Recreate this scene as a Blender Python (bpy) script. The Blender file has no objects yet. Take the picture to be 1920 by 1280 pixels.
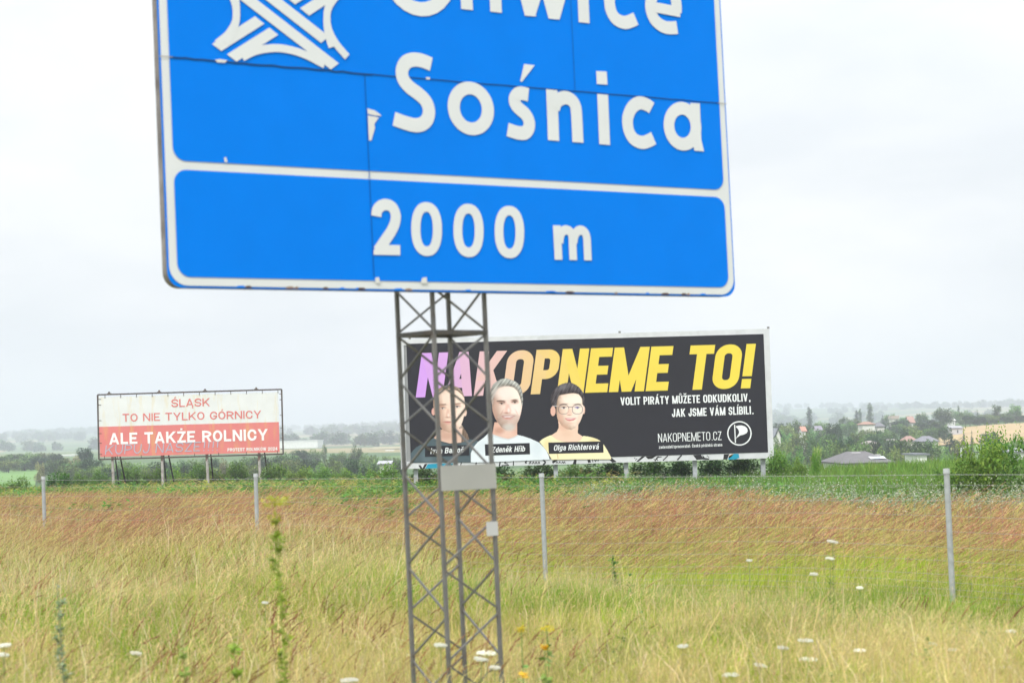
import bpy, math, random
import numpy as np
from mathutils import Vector, Matrix
random.seed(7); RNG = np.random.default_rng(7)
sc = bpy.context.scene; COL = sc.collection
R = math.radians

# ---------------------------------------------------------------- camera, sky, sun, exposure
FPX = 3733.0; PITCH = 0.0456; ROLL = 0.0295; EYE = 2.3          # focal length in photo pixels, 1920 wide
_d = np.array([0, math.cos(PITCH), math.sin(PITCH)]); _r0 = np.array([1., 0, 0]); _u0 = np.array([0, -math.sin(PITCH), math.cos(PITCH)])
CR = math.cos(ROLL)*_r0 - math.sin(ROLL)*_u0; CU = math.sin(ROLL)*_r0 + math.cos(ROLL)*_u0
CPOS = np.array([0, 0, EYE])
cam = bpy.data.cameras.new('camera'); camo = bpy.data.objects.new('camera', cam); COL.objects.link(camo)
cam.sensor_width = 36; cam.lens = FPX/1920*36; cam.clip_start = .1; cam.clip_end = 30000
M = Matrix(((CR[0], CU[0], -_d[0], 0), (CR[1], CU[1], -_d[1], 0), (CR[2], CU[2], -_d[2], EYE), (0, 0, 0, 1)))
camo.matrix_world = M; sc.camera = camo
cam.dof.use_dof = True; cam.dof.focus_distance = 62; cam.dof.aperture_fstop = 3.4
SUN_EL, SUN_AZ = 48, 205                                          # azimuth from +Y clockwise: behind the camera, a little left
w = bpy.data.worlds.new('World'); sc.world = w; w.use_nodes = True
nt = w.node_tree; nt.nodes.clear(); N = nt.nodes.new; L = nt.links.new
sky = N('ShaderNodeTexSky'); sky.sky_type = 'NISHITA'; sky.sun_disc = False; sky.sun_elevation = R(SUN_EL); sky.sun_rotation = R(SUN_AZ)
sky.air_density = 1.5; sky.dust_density = 4
b1 = N('ShaderNodeBackground'); b1.inputs[1].default_value = .1; L(sky.outputs[0], b1.inputs[0])
tc = N('ShaderNodeTexCoord'); mp = N('ShaderNodeMapping'); mp.inputs['Scale'].default_value = (1, 1, 2.2); L(tc.outputs['Generated'], mp.inputs[0])
n1 = N('ShaderNodeTexNoise'); n1.inputs['Scale'].default_value = 5.5; n1.inputs['Detail'].default_value = 7; n1.inputs['Roughness'].default_value = .5
n1.inputs['Distortion'].default_value = .3; L(mp.outputs[0], n1.inputs[0])
cr = N('ShaderNodeValToRGB'); cr.color_ramp.elements[0].position = .36; cr.color_ramp.elements[0].color = (.745, .78, .815, 1)
cr.color_ramp.elements[1].position = .62; cr.color_ramp.elements[1].color = (.91, .92, .93, 1); L(n1.outputs[0], cr.inputs[0])
b2 = N('ShaderNodeBackground'); b2.inputs[1].default_value = 0.86; 
sz = N('ShaderNodeSeparateXYZ'); L(tc.outputs['Generated'], sz.inputs[0])
el = N('ShaderNodeMapRange'); el.inputs[1].default_value = .12; el.inputs[2].default_value = 1; el.inputs[3].default_value = 1; el.inputs[4].default_value = 1.95; L(sz.outputs[2], el.inputs[0])   # an overcast sky is brightest overhead
es = N('ShaderNodeVectorMath'); es.operation = 'SCALE'; L(cr.outputs[0], es.inputs[0]); L(el.outputs[0], es.inputs['Scale']); L(es.outputs[0], b2.inputs[0])
mx = N('ShaderNodeMixShader'); mx.inputs[0].default_value = .93; L(b1.outputs[0], mx.inputs[1]); L(b2.outputs[0], mx.inputs[2])
wo = N('ShaderNodeOutputWorld'); L(mx.outputs[0], wo.inputs[0])
sl = bpy.data.lights.new('sun', 'SUN'); sl.energy = 2.0; sl.angle = R(12); sl.color = (1, .962, .9)
so = bpy.data.objects.new('sun', sl); COL.objects.link(so)
so.rotation_euler = (R(90-SUN_EL), 0, R(180-SUN_AZ)); so.location = (-20, -30, 60)
vs = sc.view_settings; vs.view_transform = 'Standard'; vs.look = 'None'; vs.gamma = 1; vs.exposure = 0.5; vs.use_curve_mapping = False
sc.render.engine = 'CYCLES'; cy = sc.cycles
cy.max_bounces = 10; cy.diffuse_bounces = 4; cy.transmission_bounces = 6; cy.transparent_max_bounces = 8; cy.volume_bounces = 4
cy.use_denoising = True; cy.sample_clamp_indirect = 6

# ---------------------------------------------------------------- helpers
def at(px, py, Y):
    """point of the world seen at photo pixel (px,py), at depth y = Y"""
    k = _d*FPX + CR*(px-960) + CU*(640-py)
    return CPOS + k*(Y/k[1])
def horizon(px): return 809.6 - (px-960)*math.tan(ROLL)
def lin(r, g, b, k=1.0):
    f = lambda c: (c/12.92 if c <= .04045 else ((c+.055)/1.055)**2.4)
    return (f(r/255)*k, f(g/255)*k, f(b/255)*k)
def tag(o, label=None, cat=None, group=None, kind=None):
    if label: o['label'] = label
    if cat: o['category'] = cat
    if group: o['group'] = group
    if kind: o['kind'] = kind
    return o
def thing(name, loc, label, cat, group=None):
    o = bpy.data.objects.new(name, None); COL.objects.link(o); o.location = tuple(loc); o.empty_display_size = .2
    return tag(o, label, cat, group)
ROOTLOC = {}
def rootloc(o):
    while o.parent is not None: o = o.parent
    return np.array(o.location)
class MB:
    """collects coloured faces and links them as ONE mesh object"""
    def __init__(s): s.v = []; s.f = []; s.c = []
    def add(s, v, f, c=(.5, .5, .5)):
        k = len(s.v); s.v += [tuple(p) for p in v]; s.f += [tuple(i+k for i in q) for q in f]
        if len(f) and hasattr(c[0], '__len__'): s.c += list(c)
        else: s.c += [c]*len(f)
    def box(s, p0, ax, ay, az, c=(.5, .5, .5)):
        p0, ax, ay, az = map(np.asarray, (p0, ax, ay, az))
        v = [p0+ax*i+ay*j+az*k for k in (0, 1) for j in (0, 1) for i in (0, 1)]
        s.add(v, [(0, 2, 3, 1), (4, 5, 7, 6), (0, 1, 5, 4), (2, 6, 7, 3), (0, 4, 6, 2), (1, 3, 7, 5)], c)
    def bar(s, a, b, wd, c=(.5, .5, .5), n=4, w2=None, cap=True, rot=None):
        a = np.array(a, float); b = np.array(b, float); t = b-a; t /= np.linalg.norm(t)+1e-12
        r = np.array([0, 0, 1.]) if abs(t[2]) < .9 else np.array([1., 0, 0])
        if rot is not None: r = np.array(rot, float)
        x = np.cross(t, r); x /= np.linalg.norm(x); y = np.cross(t, x); w2 = wd if w2 is None else w2
        v = []; ph = math.pi/4 if n == 4 else 0; k = math.sqrt(2) if n == 4 else 1
        for p, wd_ in ((a, wd), (b, w2)):
            for i in range(n):
                q = 2*math.pi*i/n+ph; v.append(p+(x*math.cos(q)+y*math.sin(q))*wd_/2*k)
        f = [(i, (i+1) % n, n+(i+1) % n, n+i) for i in range(n)]
        if cap: f += [tuple(range(n-1, -1, -1)), tuple(range(n, 2*n))]
        s.add(v, f, c)
    def build(s, name, mat, parent=None, smooth=False, link=True, world=True):
        me = bpy.data.meshes.new(name); v = np.array(s.v, float).reshape(-1, 3)
        if parent is not None and world: v = v-rootloc(parent)
        me.from_pydata(v.tolist(), [], s.f)
        a = me.attributes.new('Col', 'FLOAT_COLOR', 'FACE')
        cc = np.ones((len(s.f), 4), np.float32)
        if len(s.f): cc[:, :3] = np.array(s.c, np.float32).reshape(-1, 3)
        a.data.foreach_set('color', cc.ravel())
        if smooth: me.polygons.foreach_set('use_smooth', [True]*len(me.polygons))
        me.materials.append(mat); me.update()
        o = bpy.data.objects.new(name, me)
        if link: COL.objects.link(o)
        if parent is not None: o.parent = parent
        return o
def copy_tree(o, parent=None):
    c = o.copy(); COL.objects.link(c); c.parent = parent
    for ch in list(o.children): copy_tree(ch, c)
    return c
def mk(name):
    m = bpy.data.materials.new(name); m.use_nodes = True; t = m.node_tree; t.nodes.clear(); return m, t, t.nodes.new, t.links.new
def mat_col(name, rough=.6, metal=0., var=.08, scale=6., bump=0., spec=.4, dirt=None):
    """surface colour from the mesh's own face colours, with mottling; dirt = (colour, amount, scale)"""
    m, t, N, L = mk(name); at_ = N('ShaderNodeAttribute'); at_.attribute_name = 'Col'
    p = N('ShaderNodeBsdfPrincipled'); o = N('ShaderNodeOutputMaterial'); L(p.outputs[0], o.inputs[0])
    p.inputs['Roughness'].default_value = rough; p.inputs['Metallic'].default_value = metal
    p.inputs['Specular IOR Level'].default_value = spec
    tcn = N('ShaderNodeTexCoord'); nz = N('ShaderNodeTexNoise'); nz.inputs['Scale'].default_value = scale; nz.inputs['Detail'].default_value = 6
    L(tcn.outputs['Object'], nz.inputs[0])
    mr = N('ShaderNodeMapRange'); mr.inputs[1].default_value = .3; mr.inputs[2].default_value = .7; mr.inputs[3].default_value = 1-var; mr.inputs[4].default_value = 1+var
    L(nz.outputs[0], mr.inputs[0])
    mu = N('ShaderNodeVectorMath'); mu.operation = 'SCALE'; L(at_.outputs['Color'], mu.inputs[0]); L(mr.outputs[0], mu.inputs['Scale'])
    out = mu.outputs[0]
    if dirt:
        n2 = N('ShaderNodeTexNoise'); n2.inputs['Scale'].default_value = dirt[2]; n2.inputs['Detail'].default_value = 8; n2.inputs['Roughness'].default_value = .65
        mpp = N('ShaderNodeMapping'); mpp.inputs['Scale'].default_value = dirt[3] if len(dirt) > 3 else (1, 1, 1); L(tcn.outputs['Object'], mpp.inputs[0]); L(mpp.outputs[0], n2.inputs[0])
        m2 = N('ShaderNodeMapRange'); m2.inputs[1].default_value = .52; m2.inputs[2].default_value = .75; m2.inputs[4].default_value = dirt[1]; L(n2.outputs[0], m2.inputs[0])
        mi = N('ShaderNodeMix'); mi.data_type = 'RGBA'; L(m2.outputs[0], mi.inputs[0]); L(out, mi.inputs[6]); mi.inputs[7].default_value = (*dirt[0], 1); out = mi.outputs[2]
    L(out, p.inputs['Base Color'])
    if bump:
        bp = N('ShaderNodeBump'); bp.inputs['Strength'].default_value = bump; bp.inputs['Distance'].default_value = .01; L(nz.outputs[0], bp.inputs['Height']); L(bp.outputs[0], p.inputs['Normal'])
    return m
def mat_leaf(name, trans=.4, rnd=.25, hue=.03, rough=.6, spec=.2):
    """leaf: face colours varied per plant, part diffuse part translucent"""
    m, t, N, L = mk(name); a = N('ShaderNodeAttribute'); a.attribute_name = 'Col'; oi = N('ShaderNodeObjectInfo')
    hs = N('ShaderNodeHueSaturation'); L(a.outputs['Color'], hs.inputs['Color'])
    r1 = N('ShaderNodeMapRange'); r1.inputs[3].default_value = 1-rnd; r1.inputs[4].default_value = 1+rnd; L(oi.outputs['Random'], r1.inputs[0]); L(r1.outputs[0], hs.inputs['Value'])
    ml = N('ShaderNodeMath'); ml.operation = 'MULTIPLY'; ml.inputs[1].default_value = 37.7; L(oi.outputs['Random'], ml.inputs[0])
    fr = N('ShaderNodeMath'); fr.operation = 'FRACT'; L(ml.outputs[0], fr.inputs[0])
    r2 = N('ShaderNodeMapRange'); r2.inputs[3].default_value = .5-hue; r2.inputs[4].default_value = .5+hue; L(fr.outputs[0], r2.inputs[0]); L(r2.outputs[0], hs.inputs['Hue'])
    d = N('ShaderNodeBsdfPrincipled'); d.inputs['Roughness'].default_value = rough; d.inputs['Specular IOR Level'].default_value = spec; L(hs.outputs[0], d.inputs['Base Color'])
    tr = N('ShaderNodeBsdfTranslucent'); L(hs.outputs[0], tr.inputs[0])
    x = N('ShaderNodeMixShader'); x.inputs[0].default_value = trans; L(d.outputs[0], x.inputs[1]); L(tr.outputs[0], x.inputs[2])
    o = N('ShaderNodeOutputMaterial'); L(x.outputs[0], o.inputs[0]); return m
M_steel = mat_col('galvanised_steel', .5, .25, .18, 9, .1, dirt=(lin(100, 78, 60), .6, 12))
M_post = mat_col('zinc_post', .55, .15, .12, 14, .05)
M_rust = mat_col('rusty_iron', .75, .1, .3, 8, .2, dirt=(lin(98, 62, 44), .8, 5))
M_sign = mat_col('sign_sheeting', .55, 0, .025, 3, 0, .04)
M_print = mat_col('printed_vinyl', .6, 0, .03, 1.5, 0, .1)
M_cloth = mat_col('banner_cloth', .8, 0, .04, 1.2, 0, .2, dirt=(lin(214, 188, 96), .55, 1.1, (2.2, 1, .35)))
M_frame = mat_col('painted_board_frame', .6, 0, .07, 3, 0, dirt=(lin(150, 150, 145), .35, 2.5))
M_wall = mat_col('plaster_wall', .85, 0, .07, .6)
M_roof = mat_col('roof_tiles', .8, 0, .14, 2.5, .2)
M_leaf = mat_leaf('leaf', .42, .22, .02)
M_far = mat_leaf('far_leaf', .28, .38, .028, .8)
M_grass = mat_leaf('grass_blade', .4, .36, .022, .7, .05)
M_bark = mat_col('bark', .9, 0, .25, 6, .4)
M_stem = mat_leaf('green_stem', .15, .15, .02)

# ---------------------------------------------------------------- terrain
YS = [-60, 3, 8, 45, 70, 110, 160, 220, 300, 430, 600, 800, 1200, 1800, 2600, 3600, 5000, 7000, 9000]
ZL = [.7, .7, 0, 0, 0, -.8, -2.8, -4.6, -5.2, -4.6, -3.8, -2.5, -2, -3, 6, 18, 40, 34, 30]
ZC = [.7, .7, 0, 0, 0, -1.2, -5, -7, -7.5, -7, -6, -5, -5, -6, 4, 15, 32, 28, 28]
ZR = [.7, .7, 0, 0, .1, -2.2, -6.6, -8.2, -7.9, -3.6, .2, 1.6, -2, -4, 8, 16, 33, 36, 30]
def terr(x, y):
    u = x/max(y, 30.0)/.25
    zl, zc, zr = np.interp(y, YS, ZL), np.interp(y, YS, ZC), np.interp(y, YS, ZR)
    u = max(-1.6, min(1.6, u))
    z = zc+(zl-zc)*min(-u, 1) if u < 0 else zc+(zr-zc)*min(u, 1)
    z += (.05*math.sin(x*.9+y*.35)+.06*math.sin(y*.6-x*.3))*min(1, max(0, (y-4)/8))
    if y > 1500: z += (y-1500)/3500*(9*math.sin(x/520+1.0)+6*math.sin(x/233+y/700)+4*math.sin(x/121+2))
    return z
def ground_mesh():
    ys = list(np.concatenate([np.arange(-60, 0, 8), np.arange(0, 60, 1.0), np.arange(60, 240, 5), np.geomspace(240, 9000, 60)]))
    us = np.linspace(-1, 1, 121); us = np.sign(us)*np.abs(us)**1.5
    v = []; f = []; nx = len(us)
    for y in ys:
        wdt = 60+.9*max(y, 0)
        for u in us: x = u*wdt; v.append((x, y, terr(x, y)))
    for j in range(len(ys)-1):
        for i in range(nx-1): a = j*nx+i; f.append((a, a+1, a+nx+1, a+nx))
    m, t, N, L = mk('meadow_soil'); g = N('ShaderNodeNewGeometry')
    p = N('ShaderNodeBsdfPrincipled'); p.inputs['Roughness'].default_value = .95; p.inputs['Specular IOR Level'].default_value = .1
    o = N('ShaderNodeOutputMaterial'); L(p.outputs[0], o.inputs[0])
    nz = N('ShaderNodeTexNoise'); nz.inputs['Scale'].default_value = 1.3; nz.inputs['Detail'].default_value = 8; L(g.outputs['Position'], nz.inputs[0])
    c = N('ShaderNodeValToRGB'); c.color_ramp.elements[0].position = .35; c.color_ramp.elements[0].color = (.10, .11, .03, 1)
    c.color_ramp.elements[1].position = .65; c.color_ramp.elements[1].color = (.26, .21, .09, 1); L(nz.outputs[0], c.inputs[0])
    vo = N('ShaderNodeTexVoronoi'); vo.inputs['Scale'].default_value = .006; L(g.outputs['Position'], vo.inputs[0])
    c2 = N('ShaderNodeValToRGB'); c2.color_ramp.interpolation = 'CONSTANT'
    for i, (ps, cc) in enumerate([(0, (.09, .15, .05, 1)), (.3, (.12, .2, .06, 1)), (.55, (.3, .25, .12, 1)), (.72, (.07, .13, .04, 1)), (.88, (.16, .2, .07, 1))]):
        e = c2.color_ramp.elements[0] if i == 0 else (c2.color_ramp.elements[1] if i == 1 else c2.color_ramp.elements.new(ps)); e.position = ps; e.color = cc
    sx = N('ShaderNodeSeparateColor'); L(vo.outputs['Color'], sx.inputs[0]); L(sx.outputs[0], c2.inputs[0])
    sp = N('ShaderNodeSeparateXYZ'); L(g.outputs['Position'], sp.inputs[0])
    mr = N('ShaderNodeMapRange'); mr.inputs[1].default_value = 110; mr.inputs[2].default_value = 180; L(sp.outputs[1], mr.inputs[0])
    mi = N('ShaderNodeMix'); mi.data_type = 'RGBA'; L(mr.outputs[0], mi.inputs[0]); L(c.outputs[0], mi.inputs[6]); L(c2.outputs[0], mi.inputs[7])
    n3 = N('ShaderNodeTexNoise'); n3.inputs['Scale'].default_value = .15; n3.inputs['Detail'].default_value = 6; L(g.outputs['Position'], n3.inputs[0])
    m3 = N('ShaderNodeMapRange'); m3.inputs[3].default_value = .75; m3.inputs[4].default_value = 1.25; L(n3.outputs[0], m3.inputs[0])
    vm = N('ShaderNodeVectorMath'); vm.operation = 'SCALE'; L(mi.outputs[2], vm.inputs[0]); L(m3.outputs[0], vm.inputs['Scale']); L(vm.outputs[0], p.inputs['Base Color'])
    me = bpy.data.meshes.new('ground'); me.from_pydata(v, [], f); me.materials.append(m)
    me.polygons.foreach_set('use_smooth', [True]*len(f))
    gob = bpy.data.objects.new('ground', me); COL.objects.link(gob); tag(gob, kind='structure')
ground_mesh()
def field(name, xy, colr, var=.15, h=.25):
    """a field sheet lying over the terrain: xy = four corners near-left, near-right, far-right, far-left"""
    a, b, c, d = [np.array(q, float) for q in xy]; n = 26; v = []; f = []
    for j in range(n+1):
        for i in range(n+1):
            s, t = i/n, j/n; q = (a*(1-s)+b*s)*(1-t)+(d*(1-s)+c*s)*t
            v.append((q[0], q[1], terr(q[0], q[1])+h))
    for j in range(n):
        for i in range(n): k = j*(n+1)+i; f.append((k, k+1, k+n+2, k+n+1))
    m = mat_col(name+'_surface', .95, 0, var, .05, 0, .1); me = bpy.data.meshes.new(name); me.from_pydata(v, [], f)
    at_ = me.attributes.new('Col', 'FLOAT_COLOR', 'FACE'); at_.data.foreach_set('color', np.tile(np.array([*colr, 1], np.float32), len(f)))
    me.materials.append(m); o = bpy.data.objects.new(name, me); COL.objects.link(o); tag(o, kind='structure')

# ---------------------------------------------------------------- strokes and lettering
def strip(P, s, closed=False, cap=0.0):
    P = [np.array(p[:2], float) for p in P]
    Q = [P[0]]
    for p in P[1:]:
        if np.linalg.norm(p-Q[-1]) > 1e-6: Q.append(p)
    if closed and np.linalg.norm(Q[0]-Q[-1]) < 1e-6: Q.pop()
    P = Q; n = len(P); V = []; F = []
    for i in range(n):
        a = P[i-1] if (i or closed) else None; b = P[(i+1) % n] if (i < n-1 or closed) else None; p = P[i]
        t1 = (p-a)/np.linalg.norm(p-a) if a is not None else None; t2 = (b-p)/np.linalg.norm(b-p) if b is not None else None
        if t1 is None: p = p-t2*cap; t1 = t2
        if t2 is None: p = p+t1*cap; t2 = t1
        m = np.array([-(t1+t2)[1], (t1+t2)[0]]); nn = np.linalg.norm(m)
        m = np.array([-t1[1], t1[0]]) if nn < 1e-6 else m/nn
        k = min(2.2, 1/max(.3, abs(m @ np.array([-t1[1], t1[0]]))))
        V += [p+m*k*s/2, p-m*k*s/2]
    for i in range(n if closed else n-1):
        j = (i+1) % n; F.append((2*i, 2*i+1, 2*j+1, 2*j))
    return V, F
def rounded(P, Rr, closed):
    n = len(P); out = []
    for i, p in enumerate(P):
        r = p[2] if len(p) > 2 else 0; q = np.array(p[:2], float)
        if not r or (not closed and i in (0, n-1)): out.append(q); continue
        a = np.array(P[i-1][:2], float); b = np.array(P[(i+1) % n][:2], float)
        la, lb = np.linalg.norm(a-q), np.linalg.norm(b-q)
        ra = (len(P[i-1]) > 2 and P[i-1][2] > 0); rb = (len(P[(i+1) % n]) > 2 and P[(i+1) % n][2] > 0)
        ta = min(Rr*r, la*(.5 if ra else .98)); tb = min(Rr*r, lb*(.5 if rb else .98))
        A = q+(a-q)/la*ta; B = q+(b-q)/lb*tb
        for k in range(8):                                       # a quarter of a superellipse-like arc
            th = k/7*math.pi/2; ca, sa = 1-math.sin(th), 1-math.cos(th)
            out.append(q+(A-q)*ca+(B-q)*sa)
    return out
def S_(k): return [(1, .8*k), (1, k, 1), (0, k, 1), (0, .5*k, 1), (1, .5*k, 1), (1, 0, 1), (0, 0, 1), (0, .2*k)]
X = .74
GL = {  # glyph: (width factor, strokes): p open path, c closed path, d diagonal with level ends
 'A': (1.12, [('d', 0, 0, .5, 1), ('d', 1, 0, .5, 1), ('p', (.2, .24), (.8, .24))]),
 'B': (1, [('c', (0, 0), (0, 1), (.95, 1, .7), (.95, .53, .7), (0, .53)), ('c', (0, .53), (1, .53, .7), (1, 0, .7), (0, 0))]),
 'C': (1, [('p', (1, .72), (1, 1, 1), (0, 1, 1), (0, 0, 1), (1, 0, 1), (1, .28))]),
 'D': (1.02, [('c', (0, 0), (0, 1), (1, 1, 1), (1, 0, 1))]),
 'E': (.88, [('p', (1, 1), (0, 1), (0, 0), (1, 0)), ('p', (0, .5), (.82, .5))]),
 'G': (1.05, [('p', (1, .74), (1, 1, 1), (0, 1, 1), (0, 0, 1), (1, 0, 1), (1, .43), (.6, .43))]),
 'H': (1, [('p', (0, 0), (0, 1)), ('p', (1, 0), (1, 1)), ('p', (0, .5), (1, .5))]),
 'I': (0, [('p', (.5, 0), (.5, 1))]), 'J': (.85, [('p', (1, 1), (1, 0, 1), (0, 0, 1), (0, .28))]),
 'K': (1.08, [('p', (0, 0), (0, 1)), ('d', .02, .3, 1, 1), ('d', .36, .6, 1, 0)]),
 'L': (.82, [('p', (0, 1), (0, 0), (1, 0))]),
 'M': (1.4, [('p', (0, 0), (0, 1)), ('p', (1, 0), (1, 1)), ('d', 0, 1, .5, 0), ('d', 1, 1, .5, 0)]),
 'N': (1.06, [('p', (0, 0), (0, 1)), ('p', (1, 0), (1, 1)), ('d', 0, 1, 1, 0)]),
 'O': (1.06, [('c', (0, 0, 1), (0, 1, 1), (1, 1, 1), (1, 0, 1))]),
 'P': (.98, [('p', (0, 0), (0, 1), (1, 1, .9), (1, .42, .9), (0, .42))]),
 'R': (1.03, [('p', (0, 0), (0, 1), (1, 1, .8), (1, .47, .8), (0, .47)), ('d', .55, .45, 1, 0)]),
 'S': (1, [('p', *S_(1))]), 'T': (.98, [('p', (0, 1), (1, 1)), ('p', (.5, 0), (.5, 1))]),
 'U': (1.02, [('p', (0, 1), (0, 0, 1), (1, 0, 1), (1, 1))]), 'V': (1.1, [('d', 0, 1, .5, 0), ('d', 1, 1, .5, 0)]),
 'W': (1.5, [('d', 0, 1, .26, 0), ('d', .5, 1, .26, 0), ('d', .5, 1, .74, 0), ('d', 1, 1, .74, 0)]),
 'Y': (1.1, [('d', 0, 1, .5, .38), ('d', 1, 1, .5, .38), ('p', (.5, 0), (.5, .42))]),
 'Z': (.95, [('p', (0, 1), (1, 1)), ('p', (0, 0), (1, 0)), ('d', 1, 1, 0, 0)]),
 '0': (.95, [('c', (0, 0, 1), (0, 1, 1), (1, 1, 1), (1, 0, 1))]),
 '2': (.95, [('p', (0, .72), (0, 1, 1), (1, 1, 1), (1, .55, 1), (0, 0)), ('p', (0, 0), (1, 0))]),
 '4': (1, [('p', (0, .24), (1, .24)), ('p', (.74, 0), (.74, 1)), ('d', .72, 1, 0, .24)]),
 '!': (0, [('p', (.5, .34), (.5, 1)), ('p', (.5, 0), (.5, .015))]), '.': (0, [('p', (.5, 0), (.5, .01))]), ',': (0, [('p', (.5, .02), (.3, -.12))]),
 ':': (0, [('p', (.5, 0), (.5, .01)), ('p', (.5, .5), (.5, .51))]), '/': (.6, [('d', 0, 0, 1, 1)]),
 'a': (.82, [('p', (.05, .62), (.05, X, 1), (1, X, 1), (1, 0)), ('c', (1, .42), (0, .42, 1), (0, 0, 1), (1, 0))]),
 'b': (.86, [('p', (0, 0), (0, 1)), ('p', (0, X), (1, X, 1), (1, 0, 1), (0, 0))]),
 'c': (.8, [('p', (1, .55), (1, X, 1), (0, X, 1), (0, 0, 1), (1, 0, 1), (1, .2))]),
 'd': (.86, [('p', (1, 0), (1, 1)), ('p', (1, X), (0, X, 1), (0, 0, 1), (1, 0))]),
 'e': (.84, [('p', (0, .37), (1, .37), (1, X, 1), (0, X, 1), (0, 0, 1), (1, 0, 1), (1, .15))]),
 'g': (.86, [('c', (1, X), (0, X, 1), (0, 0, 1), (1, 0)), ('p', (1, X), (1, -.26, 1), (0, -.26))]),
 'h': (.84, [('p', (0, 0), (0, 1)), ('p', (0, X), (1, X, 1), (1, 0))]), 'i': (0, [('p', (.5, 0), (.5, X)), ('p', (.5, 1), (.5, 1.02))]),
 'k': (.84, [('p', (0, 0), (0, 1)), ('d', .05, .25, 1, X), ('d', .4, .45, 1, 0)]), 'l': (0, [('p', (.5, 0), (.5, 1))]),
 'n': (.84, [('p', (0, 0), (0, X)), ('p', (0, X), (1, X, 1), (1, 0))]),
 'o': (.86, [('c', (0, 0, 1), (0, X, 1), (1, X, 1), (1, 0, 1))]),
 'p': (.86, [('p', (0, -.26), (0, X)), ('p', (0, X), (1, X, 1), (1, 0, 1), (0, 0))]),
 'r': (.5, [('p', (0, 0), (0, X)), ('p', (0, X), (1, X))]), 's': (.78, [('p', *S_(X))]),
 't': (.5, [('p', (.3, .98), (.3, 0), (1, 0)), ('p', (0, X), (1, X))]), 'v': (.9, [('d', 0, X, .5, 0), ('d', 1, X, .5, 0)]),
 'z': (.78, [('p', (0, X), (1, X)), ('p', (0, 0), (1, 0)), ('d', 1, X, 0, 0)]),
}
ACC = {'Ś': ('S', 'acute'), 'Ą': ('A', 'ogonek'), 'Ó': ('O', 'acute'), 'Ż': ('Z', 'dot'), 'Á': ('A', 'acute'), 'Ů': ('U', 'ring'), 'Ž': ('Z', 'caron'),
       'Í': ('I', 'acute'), 'Č': ('C', 'caron'), 'š': ('s', 'caron'), 'ě': ('e', 'caron'), 'ř': ('r', 'caron'), 'á': ('a', 'acute')}
def layout(text, wf, s, Rr, gap):
    """list of (list of polygons [(verts,faces)]) in cap-height units and the total advance"""
    x = 0; out = []; wi = 0
    for ch in text:
        if ch == ' ': x += wf*.62; wi += 1; continue
        base, acc = ACC.get(ch, (ch, None)); k, st = GL[base]; x += gap*.9 if ch in '.,!:' else 0; iw = max(wf*k-s, 1e-3) if k else 1e-3; ih = 1-s
        mp = lambda p: (x+s/2+p[0]*iw, s/2+p[1]*ih)+tuple(p[2:])
        for q in st:
            if q[0] == 'd':
                _, x0, y0, x1, y1 = q; a = np.array(mp((x0, y0))); b = np.array(mp((x1, y1)))
                a[1] += s/2*(1 if y0 > y1 else -1) if y0 in (0, 1, X) else 0; b[1] += s/2*(1 if y1 > y0 else -1) if y1 in (0, 1, X) else 0
                hw = s*.5*math.sqrt(1+((b[0]-a[0])/(b[1]-a[1]+1e-9))**2)*.96; hw = min(hw, s*.9)
                v = [(a[0]-hw, a[1]), (a[0]+hw, a[1]), (b[0]+hw, b[1]), (b[0]-hw, b[1])]
                if a[1] > b[1]: v = v[::-1]
                out.append((v, [(0, 1, 2, 3)], wi))
            else:
                cl = q[0] == 'c'; P = rounded([mp(p) for p in q[1:]], Rr, cl); out.append(strip(P, s, cl, s/2)+(wi,))
        adv = iw+s; cx = x+adv/2; top = 1.0 if base.isupper() else X+.06
        ss = s*.72
        if acc == 'acute': out.append(([(cx-.05, top+.07), (cx+.04, top+.07), (cx+.17, top+.27), (cx+.02, top+.27)], [(0, 1, 2, 3)], wi))
        if acc == 'dot': out.append(strip([(cx, top+.1), (cx, top+.1+s*.8)], s*.9)+(wi,))
        if acc == 'caron': out.append(strip([(cx-.15, top+.27), (cx, top+.12), (cx+.15, top+.27)], ss*.8)+(wi,))
        if acc == 'ring': out.append(strip([(cx+.1*math.cos(t), top+.17+.1*math.sin(t)) for t in np.linspace(0, 6.283, 13)[:-1]], .055, True)+(wi,))
        if acc == 'ogonek': out.append(strip([(x+adv-s*.6, 0), (x+adv-s*1.1, -.12), (x+adv-s*.3, -.2)], s*.6)+(wi,))
        x += adv+gap
    return out, x-gap
class Plane:
    def __init__(s, o, h, u): s.o = np.array(o, float); s.h = np.array(h, float); s.u = np.array(u, float); n = np.cross(s.u, s.h); s.n = n/np.linalg.norm(n); s.n = -s.n if s.n[1] > 0 else s.n
    def P(s, a, b, d=0.): return s.o+s.h*a+s.u*b+s.n*d
    def uv(s, px, py):
        k = _d*FPX+CR*(px-960)+CU*(640-py); A = np.array([s.h, s.u, -k]).T
        r = np.linalg.solve(A, CPOS-s.o); return np.array([r[0], r[1]])
def put(mb, pl, V, F, d, col, rise=0.):
    n = len(V); mb.add([pl.P(v[0], v[1], d+rise*(i//2)) for i, v in enumerate(V)], F, col)
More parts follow.
